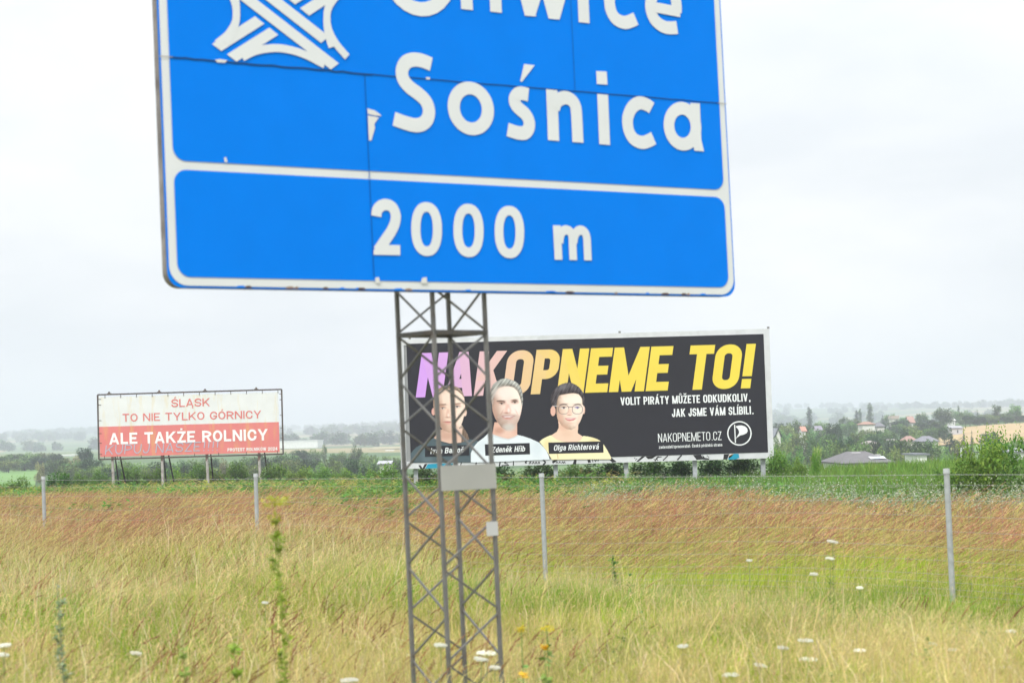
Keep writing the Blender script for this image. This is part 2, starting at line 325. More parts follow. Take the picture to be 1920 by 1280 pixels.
def text_on(name, mat, parent, pl, text, p0, p1, cap, wf, s, d, col, Rr=.4, gap=.09, slant=0., step=.0006):
    """writes text between two baseline points (photo pixels of that plane), cap height in pixels"""
    a = pl.uv(*p0); b = pl.uv(*p1); h = pl.uv(p0[0], p0[1]-cap)[1]-a[1]; polys, tot = layout(text, wf, s, Rr, gap); mbs = {}; out = []
    kx = (b[0]-a[0])/(tot*h); vec = (b-a)/(b[0]-a[0])
    for i, (V, F, wi) in enumerate(polys):
        W = []; mb = mbs.setdefault(wi, MB())
        for v in V:
            x = v[0]*h*kx+slant*v[1]*h; W.append((a[0]+x, a[1]+vec[1]*x+v[1]*h))
        cc = col
        if callable(col): cc = [col(np.mean([W[i][0] for i in f])) for f in F]
        put(mb, pl, W, F, d+(i % 5)*step, cc, step*.08 if len(F) > 1 else 0)
    return [m_.build(name, mat, parent) for m_ in mbs.values()]
def ell(cx, cy, rx, ry, n=28, sh=0.): return [(cx+rx*math.cos(t)+sh*ry*math.sin(t), cy+ry*math.sin(t)) for t in np.linspace(0, 2*math.pi, n+1)[:-1]]
def fan(P): return P, [tuple(range(len(P)))]
def rrect(a0, b0, a1, b1, r, n=7):
    P = []
    for cx, cy, q in ((a1-r, b1-r, 0), (a0+r, b1-r, 1), (a0+r, b0+r, 2), (a1-r, b0+r, 3)):
        for k in range(n+1): t = (q+k/n)*math.pi/2; P.append((cx+r*math.cos(t), cy+r*math.sin(t)))
    return P

# ---------------------------------------------------------------- the blue road sign on its lattice mast
PHI = .5798; LEAN = -.017
SGN = Plane((-2.1729, 12.6, EYE+.9822), (math.cos(PHI), math.sin(PHI), 0), (LEAN, 0, 1))
SW = 4.6458; STOP = 2.75; THK = .075
hv = np.array([math.cos(PHI), math.sin(PHI), 0]); bv = np.array([-math.sin(PHI), math.cos(PHI), 0])
mast_front = SGN.P(SGN.uv(828, 560)[0], 0, -THK-.05)                # nearest mast corner, just behind the panel
mast_base = np.array([mast_front[0], mast_front[1], 0]); mast_base[2] = terr(mast_base[0], mast_base[1])-.05
sign = thing('road_sign', mast_base, 'large blue motorway direction sign with white lettering on a steel lattice mast', 'road sign')
BLUE = (.0003, .20, .83); WHITE = (.68, .715, .735)
mb = MB(); P = rrect(0, 0, SW, STOP, .1); n = len(P)
mb.add([SGN.P(p[0], p[1], 0) for p in P], [tuple(range(n))], BLUE)
mb.add([SGN.P(p[0], p[1], -.012) for p in P], [tuple(range(n-1, -1, -1))], (.42, .43, .44))
mb.add([SGN.P(p[0], p[1], d) for d in (0, -.012) for p in P], [(i, i+n, (i+1) % n+n, (i+1) % n) for i in range(n)], (.2, .21, .24))
panel = mb.build('sign_panel', M_sign, sign)
mb = MB()                                                           # the rim round the back: a dull aluminium edge profile
for d0, d1, c in ((-.016, -THK, (.23, .215, .205)),):
    mb.add([SGN.P(p[0], p[1], d) for d in (d0, d1) for p in P], [(i, i+n, (i+1) % n+n, (i+1) % n) for i in range(n)], c)
    Q = rrect(.03, .03, SW-.03, STOP-.03, .08); mb.add([SGN.P(p[0], p[1], d1) for p in P]+[SGN.P(p[0], p[1], d1) for p in Q], [(i, i+n, (i+1) % n+n, (i+1) % n) for i in range(n)], c)
mb.build('edge_profile', mat_col('dirty_edge', .6, .3, .35, 7, .1, dirt=(lin(70, 52, 44), .9, 5)), panel)
mb = MB()                                                           # stiffening rails across the back
for vv in (.25, 1.0, 1.75, 2.45): mb.box(SGN.P(.05, vv, -.05), hv*(SW-.1), -SGN.n*.03, SGN.u*.06, (.35, .36, .37))
mb.build('back_rail', M_steel, panel)
mb = MB(); P = rrect(.013, .013, SW-.013, STOP-.013, .125); put(mb, SGN, P, [tuple(range(len(P)))], .004, WHITE); mb.build('white_border', M_sign, panel)
bw = .055; DV = .79
mb = MB()
P = rrect(.013+bw, .013+bw, SW-.013-bw, DV-.034, .088); put(mb, SGN, P, [tuple(range(len(P)))], .008, BLUE)
P = rrect(.013+bw, DV+.022, SW-.013-bw, STOP-.013-bw, .088); put(mb, SGN, P, [tuple(range(len(P)))], .008, BLUE)
mb.build('blue_field', M_sign, panel)
mb = MB(); sv = 1.4774                                              # joints between the panel boards
def seam(a, b, w_, jag=0, c=(.012, .05, .16)):
    a = np.array(a); b = np.array(b); k = 26 if jag else 1; pts = [a+(b-a)*i/k+np.array([0, random.uniform(-1, 1)*jag]) for i in range(k+1)]
    V, F = strip(pts, w_); put(mb, SGN, V, F, .0125, c)
seam((.07, sv), (1.55, sv-.004), .012, .004, (.015, .07, .22)); seam((1.55, sv-.004), (SW-.07, sv), .008, .0025, (.015, .07, .24))
seam((0, sv), (.09, sv), .007, 0, (.4, .38, .36)); seam((SW-.09, sv), (SW, sv), .007, 0, (.4, .4, .4))
s1 = SGN.uv(690, 300)[0]; seam((s1, .09), (s1-.004, sv), .006, 0, (.006, .11, .42))
s2 = SGN.uv(1072, 80)[0]; seam((s2, sv), (s2, STOP-.09), .006, 0, (.01, .14, .5))
mb.build('panel_joint', M_sign, panel)
c1 = lambda p: SGN.uv(280+p[0]/3.4286, p[1]/3.4286)
c2 = lambda p: SGN.uv(840+p[0]/3.4286, p[1]/3.4286)
c3 = lambda p: SGN.uv(280+p[0]/3.4286, 280+p[1]/3.4286)
c4 = lambda p: SGN.uv(840+p[0]/3.4286, 280+p[1]/3.4286)
def smooth(P, n=5):
    P = [np.array(p, float) for p in P]; out = []
    for i in range(len(P)-1):
        p0, p1, p2, p3 = P[max(i-1, 0)], P[i], P[i+1], P[min(i+2, len(P)-1)]
        for k in range(n):
            t = k/n; out.append(.5*((2*p1)+(p2-p0)*t+(2*p0-5*p1+4*p2-p3)*t*t+(3*p1-p0-3*p2+p3)*t**3))
    return out+[P[-1]]
def ring(mb, outer, inner, d, c):
    n = len(outer); put(mb, SGN, list(outer)+list(inner), [(i, (i+1) % n, n+(i+1) % n, n+i) for i in range(n)], d, c)
def oring(mb, cv, cx, cy, rxo, ryo, rxi, ryi, sh=0., n=40, pw=1.0, d=.014):
    def E(rx, ry):
        out = []
        for t in np.linspace(0, 2*math.pi, n+1)[:-1]:
            ct, st = math.cos(t), math.sin(t); xx = math.copysign(abs(ct)**pw, ct)*rx; yy = math.copysign(abs(st)**pw, st)*ry
            out.append(cv((cx+xx, cy+yy+sh*xx)))
        return out
    ring(mb, E(rxo, ryo), E(rxi, ryi), d, WHITE)
SK = .098                                                            # stroke of the town name
def st(mb, cv, pts, s=SK, d=.014, sm=True, off=(0, 0)):
    P = [cv(p)+np.array(off) for p in (smooth(pts) if sm else pts)]; V, F = strip(P, s); put(mb, SGN, V, F, d, WHITE)
def pg(mb, cv, pts, d=.014, c=WHITE, off=(0, 0)): P = [cv(p)+np.array(off) for p in pts]; put(mb, SGN, P, [tuple(range(len(P)))], d, c)
g_i = [(987, 610), (1000, 932)]; g_c = [(1302, 698), (1278, 680), (1225, 664), (1178, 692), (1152, 745), (1147, 790), (1158, 850), (1190, 898), (1240, 918), (1280, 908), (1315, 890)]
mb = MB()
st(mb, c1, [(1806, 417), (1745, 393), (1690, 387), (1643, 405), (1618, 455), (1626, 512), (1665, 562), (1725, 607), (1772, 655), (1791, 712), (1782, 765), (1752, 797), (1705, 808), (1640, 793), (1566, 766)])
oring(mb, c2, 140, 700, 149, 171, 71, 90, .13)
st(mb, c2, [(510, 613), (470, 603), (440, 610), (421, 640), (428, 675), (455, 705), (492, 738), (514, 782), (512, 825), (490, 855), (455, 858), (420, 850), (376, 835)])
pg(mb, c2, [(482, 415), (551, 423), (468, 530), (457, 525)])
st(mb, c2, [(660, 580), (672, 906)], sm=False); st(mb, c2, [(676, 700), (693, 655), (740, 631), (785, 645), (812, 685), (820, 750), (828, 918)], d=.0146)
st(mb, c2, g_i, sm=False); pg(mb, c2, [(945, 460), (1013, 463), (1018, 548), (950, 543)])
st(mb, c2, g_c)
oring(mb, c2, 1500, 814, 121, 156, 53, 74, .1)
pg(mb, c2, [(1550, 664), (1611, 668), (1621, 900), (1638, 976), (1577, 971), (1567, 935)], .0146)
mb.build('lettering', M_sign, panel)
mb = MB()                                                            # the upper town name, mostly above the picture
o_i = c2((868, 150))-c2((1000, 932)); o_c = c2((1140, 148))-c2((1255, 917))
st(mb, c2, g_i, sm=False, off=o_i); pg(mb, c2, [(945, 460), (1013, 463), (1018, 548), (950, 543)], off=o_i)
o_j = c2((302, 83))-c2((1000, 932)); st(mb, c2, g_i, sm=False, off=o_j); pg(mb, c2, [(945, 460), (1013, 463), (1018, 548), (950, 543)], off=o_j)
l0 = c2((116, 66)); V, F = strip([l0, l0+np.array([0, .62])], SK); put(mb, SGN, V, F, .014, WHITE)
st(mb, c2, g_c, off=o_c)
pg(mb, c2, [(410, -195), (480, -190), (560, 109), (487, 105)]); pg(mb, c2, [(553, 110), (487, 105), (572, -165), (640, -160)], .0146)
pg(mb, c2, [(560, -165), (632, -160), (710, 130), (640, 124)], .0140); pg(mb, c2, [(710, 130), (640, 124), (722, -160), (790, -155)], .0146)
st(mb, c2, [(1320, 50), (1485, 82)], SK*.8, .0152, False); st(mb, c2, [(1462, 84), (1460, 20), (1440, -50), (1390, -85), (1335, -60), (1300, 0), (1295, 60), (1318, 125), (1360, 165), (1405, 182), (1466, 181)])
gc = c1((1730, -10)); go = [gc+np.array([.27*math.cos(t), .27+.31*math.sin(t)-.04]) for t in np.linspace(.7, 6.0, 26)]; go += [go[-1]+np.array([.02, .14]), go[-1]+np.array([-.13, .14])]
V, F = strip(go, SK); put(mb, SGN, V, F, .014, WHITE)
mb.build('lettering', M_sign, panel)
mb = MB(); SD = .078
oring(mb, c3, 1776, 514, 99, 173, 40, 111, .06, pw=.88); oring(mb, c4, 125, 523, 97, 171, 40, 109, .06, pw=.88); oring(mb, c4, 388, 533, 95, 168, 39, 107, .06, pw=.88)
st(mb, c3, [(1453, 432), (1458, 393), (1482, 366), (1516, 357), (1555, 373), (1577, 420), (1573, 470), (1550, 525), (1500, 600), (1462, 655)], SD)
pg(mb, c3, [(1435, 648), (1470, 615), (1606, 617), (1606, 682), (1435, 679)], .0146)
mb.build('lettering', M_sign, panel); mb = MB()
for a, b in (((692, 490), (704, 711)), ): st(mb, c4, [a, b], SD*.86, sm=False)
st(mb, c4, [(708, 600), (718, 545), (745, 520), (775, 528), (791, 560), (794, 620), (798, 713)], SD*.86, .0146)
st(mb, c4, [(799, 600), (810, 548), (838, 521), (868, 531), (884, 565), (888, 630), (892, 715)], SD*.86, .0152)
mb.build('lettering', M_sign, panel)
mb = MB(); ctr = c1((848, 107))                                      # motorway junction symbol, the same turned half round
def sym(pts, d): 
    P = [c1(p) for p in pts]; put(mb, SGN, P, [tuple(range(len(P)))], d, WHITE)
    P = [2*ctr-p for p in P]; put(mb, SGN, P, [tuple(range(len(P)))], d, WHITE)
def symst(pts, s, d):
    P = [c1(p) for p in smooth(pts, 4)]
    for q in (P, [2*ctr-p for p in P]): V, F = strip(q, s); put(mb, SGN, V, F, d, WHITE)
sym([(1160, 450), (575, 0), (540, -27), (592, -70), (1212, 411)], .014)
sym([(493, 353), (765, 182), (822, 228), (555, 400)], .0146); sym([(397, 287), (672, 109), (733, 157), (457, 332)], .0146)
symst([(590, 372), (680, 330), (800, 313), (900, 325), (1000, 358), (1120, 420)], .053, .0152)
symst([(428, 286), (500, 225), (545, 150), (555, 70), (545, -20), (520, -100)], .050, .0152)
symst([(1265, 370), (1190, 280), (1145, 190), (1135, 100), (1155, 20), (1200, -60)], .053, .0158)
mb.build('junction_symbol', M_sign, panel)
CH = (.66, .67, .66)                                                  # flaked spots and scraps of sheeting, each its own part
def chip(cv, pts, d=.014, c=CH): mb = MB(); pg(mb, cv, pts, d, c); mb.build('flaked_patch', M_sign, panel)
chip(c1, [(415, 388), (450, 384), (495, 392), (478, 408), (430, 405)], .0165)
chip(c1, [(1395, 700), (1440, 712), (1475, 735), (1486, 750), (1440, 745), (1398, 735)]); chip(c1, [(1398, 745), (1440, 752), (1470, 758), (1440, 800), (1445, 825), (1420, 908), (1405, 905)])
for cv, q in ((c1, [(474, 1016), (488, 1012), (497, 1045), (478, 1045)]), (c3, [(1446, 826), (1470, 822), (1477, 862), (1446, 860)]), (c3, [(1740, 850), (1748, 826), (1776, 822), (1780, 862), (1738, 862)]), (c1, [(1770, 500), (1795, 500), (1798, 514), (1775, 514)])): chip(cv, q)
for _ in range(22):
    a = random.uniform(.2, SW-.3); l = random.uniform(.02, .1); chip(lambda p: np.array(p), [(a, .004), (a+l, .006), (a+l*.7, .02), (a+l*.2, .018)], .0055, random.choice([(.3, .2, .15), BLUE, (.1, .06, .05)]))
# mast
ML = .445; MA = .64; hv = np.array([math.cos(MA), math.sin(MA), 0]); bv = np.array([-math.sin(MA), math.cos(MA), 0]); leg0 = {'f': mast_front*1, 'r': mast_front+hv*ML, 'l': mast_front+bv*ML, 'b': mast_front+(hv+bv)*ML}
up = SGN.u
def mp_(k, z): q = leg0[k]; return q+up*((z-q[2])/up[2])
zb = mast_base[2]-.1; zt = EYE+.98+2.4
GS = (.165, .165, .163)
for k in 'frlb':
    mb = MB(); mb.bar(mp_(k, zb), mp_(k, zt), .025, GS, rot=hv); mb.build('leg', M_steel, sign)
ringz = SGN.P(SGN.uv(815, 620)[0], SGN.uv(815, 620)[1], -.1)[2]; pitch = .327
faces = [('l', 'f', 1), ('f', 'r', 1), ('r', 'b', 1), ('b', 'l', 1)]
lv = -7
while ringz-lv*pitch > zb+.1:
    z0 = ringz-lv*pitch-.012; z1 = z0-pitch+.03
    for (a, b, s_) in faces:
        ev = (lv % 2 == 0); p, q = ((b, a) if ev else (a, b))
        if (a, b) in (('r', 'b'), ('b', 'l')): p, q = ((b, a) if (a == 'r') == (not ev) else (a, b)) if False else ((b, a) if ev else (a, b))
        mb = MB(); mb.bar(mp_(p, z0), mp_(q, max(z1, zb)), .0125, GS, rot=hv); mb.build('brace', M_steel, sign)
    lv += 1
for z in (ringz, ringz+1.3):
    mb = MB()
    for a, b in (('l', 'f'), ('f', 'r'), ('r', 'b'), ('b', 'l')): mb.bar(mp_(a, z), mp_(b, z), .03, (.09, .087, .083), rot=(0, 0, 1))
    mb.build('ring_strap', M_steel, sign)
def plate(p0, p1, name, col, d=.03):
    fp = Plane(mast_front-SGN.n*0, hv, up); a = fp.uv(*p0); b = fp.uv(*p1); mb = MB()
    mb.box(fp.P(a[0], b[1], .022), hv*(b[0]-a[0]), up*(a[1]-b[1]), SGN.n*.006, col); o = mb.build(name, M_frame, sign); return o
tag(plate((822, 873), (927, 915), 'blank_plate', (.38, .385, .37)), 'blank pale grey rectangular plate')
tag(plate((908, 978), (930, 1003), 'small_plate', (.5, .51, .52)), 'small pale square plate')

# ---------------------------------------------------------------- the dark election billboard
BY = 67.0; o = at(752, 879, BY); BB = Plane(o, (1, 0, 0), (0, 0, 1)); bwid = BB.uv(1451, 859)[0]; bhei = BB.uv(1443, 616)[1]
bbs = thing('billboard', (o[0]+bwid/2, BY, terr(0, BY)), 'big dark billboard with slanted yellow and lilac slogan and three portraits', 'billboard')
FR = (.62, .64, .66)
mb = MB(); fw = .2; mb.box(BB.P(0, 0, -.12), (bwid, 0, 0), (0, 0, bhei), (0, .0, 0), FR) if False else None
for a0, b0, a1, b1 in ((0, 0, bwid, .24), (0, bhei-fw, bwid, bhei), (0, .24, fw, bhei-fw), (bwid-fw, .24, bwid, bhei-fw)):
    mb.box(BB.P(a0, b0, .0), (a1-a0, 0, 0), (0, 0, b1-b0), (0, .14, 0), FR)
mb.build('frame', M_frame, bbs)
mb = MB(); mb.box(BB.P(.03, .03, -.03), (bwid-.06, 0, 0), (0, 0, bhei-.06), (0, .05, 0), (.3, .31, .32)); mb.build('backing_board', M_frame, bbs)
mb = MB(); DK = (.030, .030, .037); A = [BB.uv(762, 644.5), BB.uv(1431.5, 626), BB.uv(1440, 847.5), BB.uv(770.5, 867.5)]
put(mb, BB, A, [(0, 1, 2, 3)], .012, DK); poster = mb.build('poster', M_print, bbs)
xs = [(780, lin(214, 160, 246)), (850, lin(222, 176, 226)), (900, lin(232, 192, 200)), (960, lin(236, 200, 170)), (1030, lin(240, 208, 130)), (1090, lin(244, 218, 95)), (1450, lin(245, 222, 85))]
xa = [BB.uv(x, 700)[0] for x, _ in xs]; xc = np.array([c for _, c in xs])*.88
grad = lambda a: tuple(np.interp(a, xa, xc[:, i]) for i in range(3))
ws = text_on('lettering', M_print, poster, BB, 'NAKOPNEME TO!', (779.5, 745), (1406.5, 727.5), 83, .535, .2, .016, grad, .17, .035, .165)
WH = (.80, .83, .84)
for tx, p0, p1, cap, s, gap in (('VOLIT PIRÁTY MŮŽETE ODKUDKOLIV,', (1163.5, 759.5), (1407, 752), 14.8, .155, .08), ('JAK JSME VÁM SLÍBILI.', (1260, 781.5), (1413, 776), 15.2, .155, .08),
                        ('NAKOPNEMETO.CZ', (1234, 828.7), (1353, 824.5), 16.2, .085, .09), ('zadavatel/zpracovatel: Česká pirátská strana', (1235.5, 840.7), (1354, 836), 5.6, .13, .1)):
    ws = text_on('lettering', M_print, poster, BB, tx, p0, p1, cap, .46 if s > .1 else .44, s, .016, WH, .2, gap, .0, .0004)
mb = MB(); C = BB.uv(1386.3, 812); rr = BB.uv(1409.5, 812)[0]-C[0]       # round flag emblem
V, F = strip([C+rr*.94*np.array([math.cos(t), math.sin(t)]) for t in np.linspace(0, 2*math.pi, 41)[:-1]], rr*.1, True); put(mb, BB, V, F, .016, WH)
q = lambda x, y: BB.uv(1100+x/4.267, 600+y/4.267)
V, F = strip([q(1183, 835), q(1190, 980)], rr*.085); put(mb, BB, V, F, .016, WH)
fl = [q(*p) for p in [(1192, 848), (1215, 842), (1240, 841), (1265, 848), (1283, 864), (1289, 885), (1280, 903), (1258, 914), (1230, 921), (1210, 933), (1192, 948)]]
inn = [q(*p) for p in [(1192, 852), (1200, 860), (1208, 868), (1214, 877), (1218, 888), (1219, 896), (1217, 905), (1212, 914), (1206, 924), (1200, 934), (1192, 946)]]
put(mb, BB, fl+inn, [(i, i+1, 12+i, 11+i) for i in range(10)], .0166, WH); mb.build('emblem', M_print, poster)

# printed portraits: fine coloured grids, one per person
def sd_poly(X_, Y_, P):
    P = np.array(P, float); n = len(P); d = np.full(X_.shape, 1e9); ins = np.zeros(X_.shape, bool)
    for i in range(n):
        x0, y0 = P[i]; x1, y1 = P[(i+1) % n]; ex, ey = x1-x0, y1-y0; wx, wy = X_-x0, Y_-y0
        t = np.clip((wx*ex+wy*ey)/(ex*ex+ey*ey+1e-9), 0, 1); d = np.minimum(d, np.hypot(wx-ex*t, wy-ey*t))
        cnd = (y0 <= Y_) != (y1 <= Y_); xi = x0+(Y_-y0)*ex/(ey if abs(ey) > 1e-9 else 1e-9); ins ^= cnd & (X_ < xi)
    return np.where(ins, -d, d)
class Paint:
    def __init__(s, x0, y0, x1, y1, st=.8):
        s.xs = np.arange(x0, x1+st, st); s.ys = np.arange(y0, y1+st, st); s.X, s.Y = np.meshgrid(s.xs, s.ys)
        s.C = np.zeros(s.X.shape+(3,)); s.A = np.zeros(s.X.shape)
    def lay(s, sd, col, soft=1., op=1., alpha=True):
        a = np.clip(.5-sd/soft, 0, 1)*op; s.C = s.C*(1-a[..., None])+np.array(lin(*col))*a[..., None]
        if alpha: s.A = np.maximum(s.A, a)
    def poly(s, P, col, soft=1., op=1., alpha=True, n=0):
        if n: P = [tuple(p) for p in smooth(list(P)+[P[0]], n)][:-1]
        s.lay(sd_poly(s.X, s.Y, P), col, soft, op, alpha)
    def ell(s, cx, cy, rx, ry, col, soft=1., op=1., rot=0., alpha=False):
        c, n = math.cos(rot), math.sin(rot); dx, dy = s.X-cx, s.Y-cy; u = (dx*c+dy*n)/rx; v = (-dx*n+dy*c)/ry
        s.lay((np.hypot(u, v)-1)*min(rx, ry), col, soft, op, alpha)
    def relief(s, P, Rr, lx, ly, amt, warm=.35):
        """models the printed photo's own studio light over a rounded form"""
        sd = sd_poly(s.X, s.Y, P); q = np.clip(-sd/Rr, 0, 1); h = Rr*np.sqrt(np.clip(1-(1-q)**2, 0, 1))
        for _ in range(6): h = (h+np.roll(h, 1, 0)+np.roll(h, -1, 0)+np.roll(h, 1, 1)+np.roll(h, -1, 1))/5
        gy, gx = np.gradient(h, s.ys[1]-s.ys[0]); nz = 1/np.sqrt(1+gx*gx+gy*gy); d = (-gx*lx-gy*ly+.75)*nz-.75
        a = np.clip(.5-sd, 0, 1); f = 1+amt*np.clip(d, -1.1, .5)*a; g = RNG.normal(0, .018, f.shape)*a
        s.C *= (f[..., None]+g[..., None])*np.stack([1+0*f, 1-(1-np.minimum(f, 1))*warm*.5, 1-(1-np.minimum(f, 1))*warm], -1); s.C = np.clip(s.C, 0, 1)
    def strands(s, P, c0, c1, ang, fr, op=.5):
        a = np.clip(.5-sd_poly(s.X, s.Y, P)/1.2, 0, 1); u = s.X*math.cos(ang)+s.Y*math.sin(ang)
        k = .5+.5*np.sin(u*fr+1.7*np.sin(u*fr*.37+s.Y*.2)); s.C = s.C*(1-(a*op)[..., None])+(np.array(lin(*c0))*(1-k[..., None])+np.array(lin(*c1))*k[..., None])*(a*op)[..., None]
    def build(s, name, pl, d, parent, label=None):
        ny, nx = s.X.shape; f = []; cols = []
        V = [pl.P(*pl.uv(x, y), d) for y in (s.ys[0], s.ys[-1]) for x in (s.xs[0], s.xs[-1])]
        V = np.array(V); U = np.linspace(0, 1, nx); W = np.linspace(0, 1, ny)
        pts = (V[0]*(1-U)[None, :, None]+V[1]*U[None, :, None])*(1-W)[:, None, None]+(V[2]*(1-U)[None, :, None]+V[3]*U[None, :, None])*W[:, None, None]
        for j in range(ny-1):
            for i in range(nx-1):
                if s.A[j, i]+s.A[j, i+1]+s.A[j+1, i]+s.A[j+1, i+1] > 2.0: k = j*nx+i; f.append((k, k+nx, k+nx+1, k+1))
        used = np.unique(np.array(f)); mapi = -np.ones(nx*ny, int); mapi[used] = np.arange(len(used))
        P = pts.reshape(-1, 3)[used]-rootloc(parent); me = bpy.data.meshes.new(name); me.from_pydata(P.tolist(), [], mapi[np.array(f)].tolist())
        a = me.attributes.new('Col', 'FLOAT_COLOR', 'POINT'); cc = np.ones((len(used), 4), np.float32); cc[:, :3] = (s.C**.92*.93).reshape(-1, 3)[used]; a.data.foreach_set('color', cc.ravel())
        me.materials.append(M_print); ob = bpy.data.objects.new(name, me); COL.objects.link(ob); ob.parent = parent
        if label: ob['label'] = label
        return ob
def plate_on(quad, d): mb = MB(); put(mb, BB, [BB.uv(*p) for p in quad], [(0, 1, 2, 3)], d, (.028, .028, .034)); return mb
# left: man with swept-back hair and pony tail, dark shirt
a = lambda *p: [(780+x/7.11, 690+y/7.11) for x, y in p]
p = Paint(770, 716, 908, 868); p.C[:] = lin(66, 66, 74)
hair = a((600, 740), (640, 800), (690, 880), (715, 960), (690, 1005), (610, 1010), (570, 900)); p.poly(hair, (112, 92, 80), 1.2); p.strands(hair, (80, 66, 58), (150, 126, 108), .3, 2.2, .6)
p.poly(a((265, 820), (620, 800), (600, 1010), (420, 1010), (225, 945), (280, 880)), (222, 184, 165), 1.2)
p.poly(a((-70, 1130), (0, 1055), (120, 985), (235, 928), (330, 970), (450, 1003), (600, 992), (720, 945), (830, 970), (910, 1010), (910, 1255), (-80, 1255)), (76, 92, 99), 1.2)
p.ell(*a((150, 1180))[0], 10, 14, (98, 116, 124), 9, .6); p.ell(*a((700, 1060))[0], 12, 9, (98, 114, 120), 9, .5); p.poly(a((180, 960), (330, 985), (450, 1018), (600, 1006), (600, 992), (450, 1003), (330, 970)), (52, 62, 68), 1, .8, False)
p.ell(*a((232, 580))[0], 3.6, 7, (226, 168, 158), 1.2, alpha=True); p.ell(*a((655, 590))[0], 3.2, 7.5, (236, 200, 184), 1.2, alpha=True)
face = a((228, 470), (240, 380), (290, 300), (380, 262), (470, 258), (560, 285), (625, 350), (652, 450), (655, 560), (630, 680), (590, 780), (520, 845), (440, 858), (370, 830), (300, 740), (248, 600))
p.poly(face, (240, 208, 190), 1.2, n=3); p.relief(face, 20, .7, -.35, .6)
hr = a((230, 400), (248, 335), (295, 275), (375, 238), (470, 232), (560, 254), (622, 320), (646, 400), (610, 350), (550, 298), (465, 270), (382, 272), (310, 306), (262, 360)); p.poly(hr, (142, 122, 108), 1.8, n=2); p.strands(hr, (100, 84, 74), (178, 158, 140), .9, 2.0, .5); p.relief(hr, 10, .3, -.8, .5)
p.ell(*a((300, 640))[0], 9, 26, (206, 160, 140), 10, .55); p.ell(*a((590, 620))[0], 6, 22, (250, 226, 212), 7, .7); p.ell(*a((450, 400))[0], 20, 10, (250, 226, 210), 10, .6)
p.ell(*a((440, 800))[0], 14, 8, (210, 172, 152), 7, .6); p.ell(*a((400, 900))[0], 16, 7, (196, 150, 132), 8, .7)
for ex, ey in ((352, 532), (548, 512)):
    cx, cy = a((ex, ey))[0]; p.ell(cx, cy-.8, 7.5, 4, (206, 160, 142), 3, .7); p.ell(cx, cy+.6, 4.6, 1.5, (216, 206, 200), 1); p.ell(cx, cy+.3, 1.7, 1.6, (78, 82, 84), .9); p.ell(cx, cy-1.3, 5, .8, (92, 66, 58), 1); p.ell(cx, cy-5.2, 7.5, 1.1, (150, 112, 92), 1.6, .9, -.12)
p.poly(a((415, 545), (440, 545), (450, 640), (425, 662), (395, 648), (400, 600)), (222, 176, 156), 3, .8, False); p.ell(*a((425, 655))[0], 4.5, 1.1, (158, 104, 90), 1.4, .8); p.ell(*a((432, 625))[0], 1.6, 3, (250, 226, 214), 2, .8)
p.ell(*a((425, 716))[0], 8.2, 1.3, (176, 96, 92), 1.4); p.ell(*a((425, 735))[0], 6, 1.8, (214, 150, 140), 2, .7); p.ell(*a((350, 690))[0], 1, 5, (200, 148, 130), 2, .6, .3)
p.ell(*a((360, 790))[0], 7, 9, (176, 132, 114), 6, .45); p.ell(*a((330, 500))[0], 3, 14, (190, 144, 124), 4, .5); p.poly(a((300, 480), (400, 472), (402, 484), (302, 494)), (112, 82, 68), 1.4, .8, False); p.poly(a((510, 470), (590, 466), (592, 476), (512, 482)), (120, 90, 74), 1.4, .8, False)
p.build('portrait', BB, .024, poster, 'printed portrait of a man with swept back hair in a dark teal shirt')
# middle: grey haired man with stubble, white shirt
a = lambda *p: [(880+x/7.108, 690+y/7.108) for x, y in p]
p3 = lambda *p: [(1000+x/7.527, 700+y/7.527) for x, y in p]
p = Paint(881, 704, 1034, 866); p.C[:] = lin(66, 66, 74)
p.poly(a((335, 720), (640, 720), (638, 880), (700, 920), (520, 960), (240, 880), (310, 850)), (226, 178, 158), 1.2)
p.poly(a((20, 1262), (20, 1130), (55, 1050), (110, 985), (190, 925), (250, 868), (340, 890), (430, 925), (520, 942), (600, 928), (645, 888), (720, 905), (820, 938), (930, 990))+p3((80, 970), (140, 1030), (185, 1085), (215, 1150), (235, 1215)), (228, 237, 243), 1.2)
p.ell(*a((180, 1060))[0], 14, 12, (204, 216, 226), 10, .5); p.ell(*a((900, 1080))[0], 10, 14, (206, 218, 228), 9, .5); p.poly(a((250, 868), (340, 890), (520, 942), (645, 888), (660, 905), (520, 965), (330, 915)), (206, 214, 220), 1, .7, False)
face = a((300, 420), (310, 330), (350, 250), (450, 200), (560, 195), (650, 250), (690, 340), (705, 460), (695, 570), (665, 680), (620, 760), (560, 820), (500, 832), (430, 790), (370, 710), (325, 620), (303, 520)); p.poly(face, (246, 216, 204), 1.2, n=3); p.relief(face, 22, .7, -.35, .7)
hr = a((282, 420), (280, 330), (300, 250), (340, 195), (410, 150), (480, 134), (540, 150), (620, 180), (680, 245), (708, 330), (716, 430), (705, 520), (692, 455), (674, 380), (640, 305), (590, 258), (525, 240), (440, 246), (385, 272), (352, 330), (326, 395), (310, 490)); p.poly(hr, (160, 160, 156), 1.4, n=2); p.strands(hr, (96, 96, 95), (214, 214, 208), .75, 1.9, .7); p.relief(hr, 9, .4, -.8, .5)
p.ell(*a((335, 560))[0], 6, 22, (208, 166, 150), 7, .6); p.ell(*a((480, 330))[0], 20, 11, (252, 232, 224), 9, .7); p.ell(*a((610, 540))[0], 9, 9, (253, 232, 226), 7, .7)
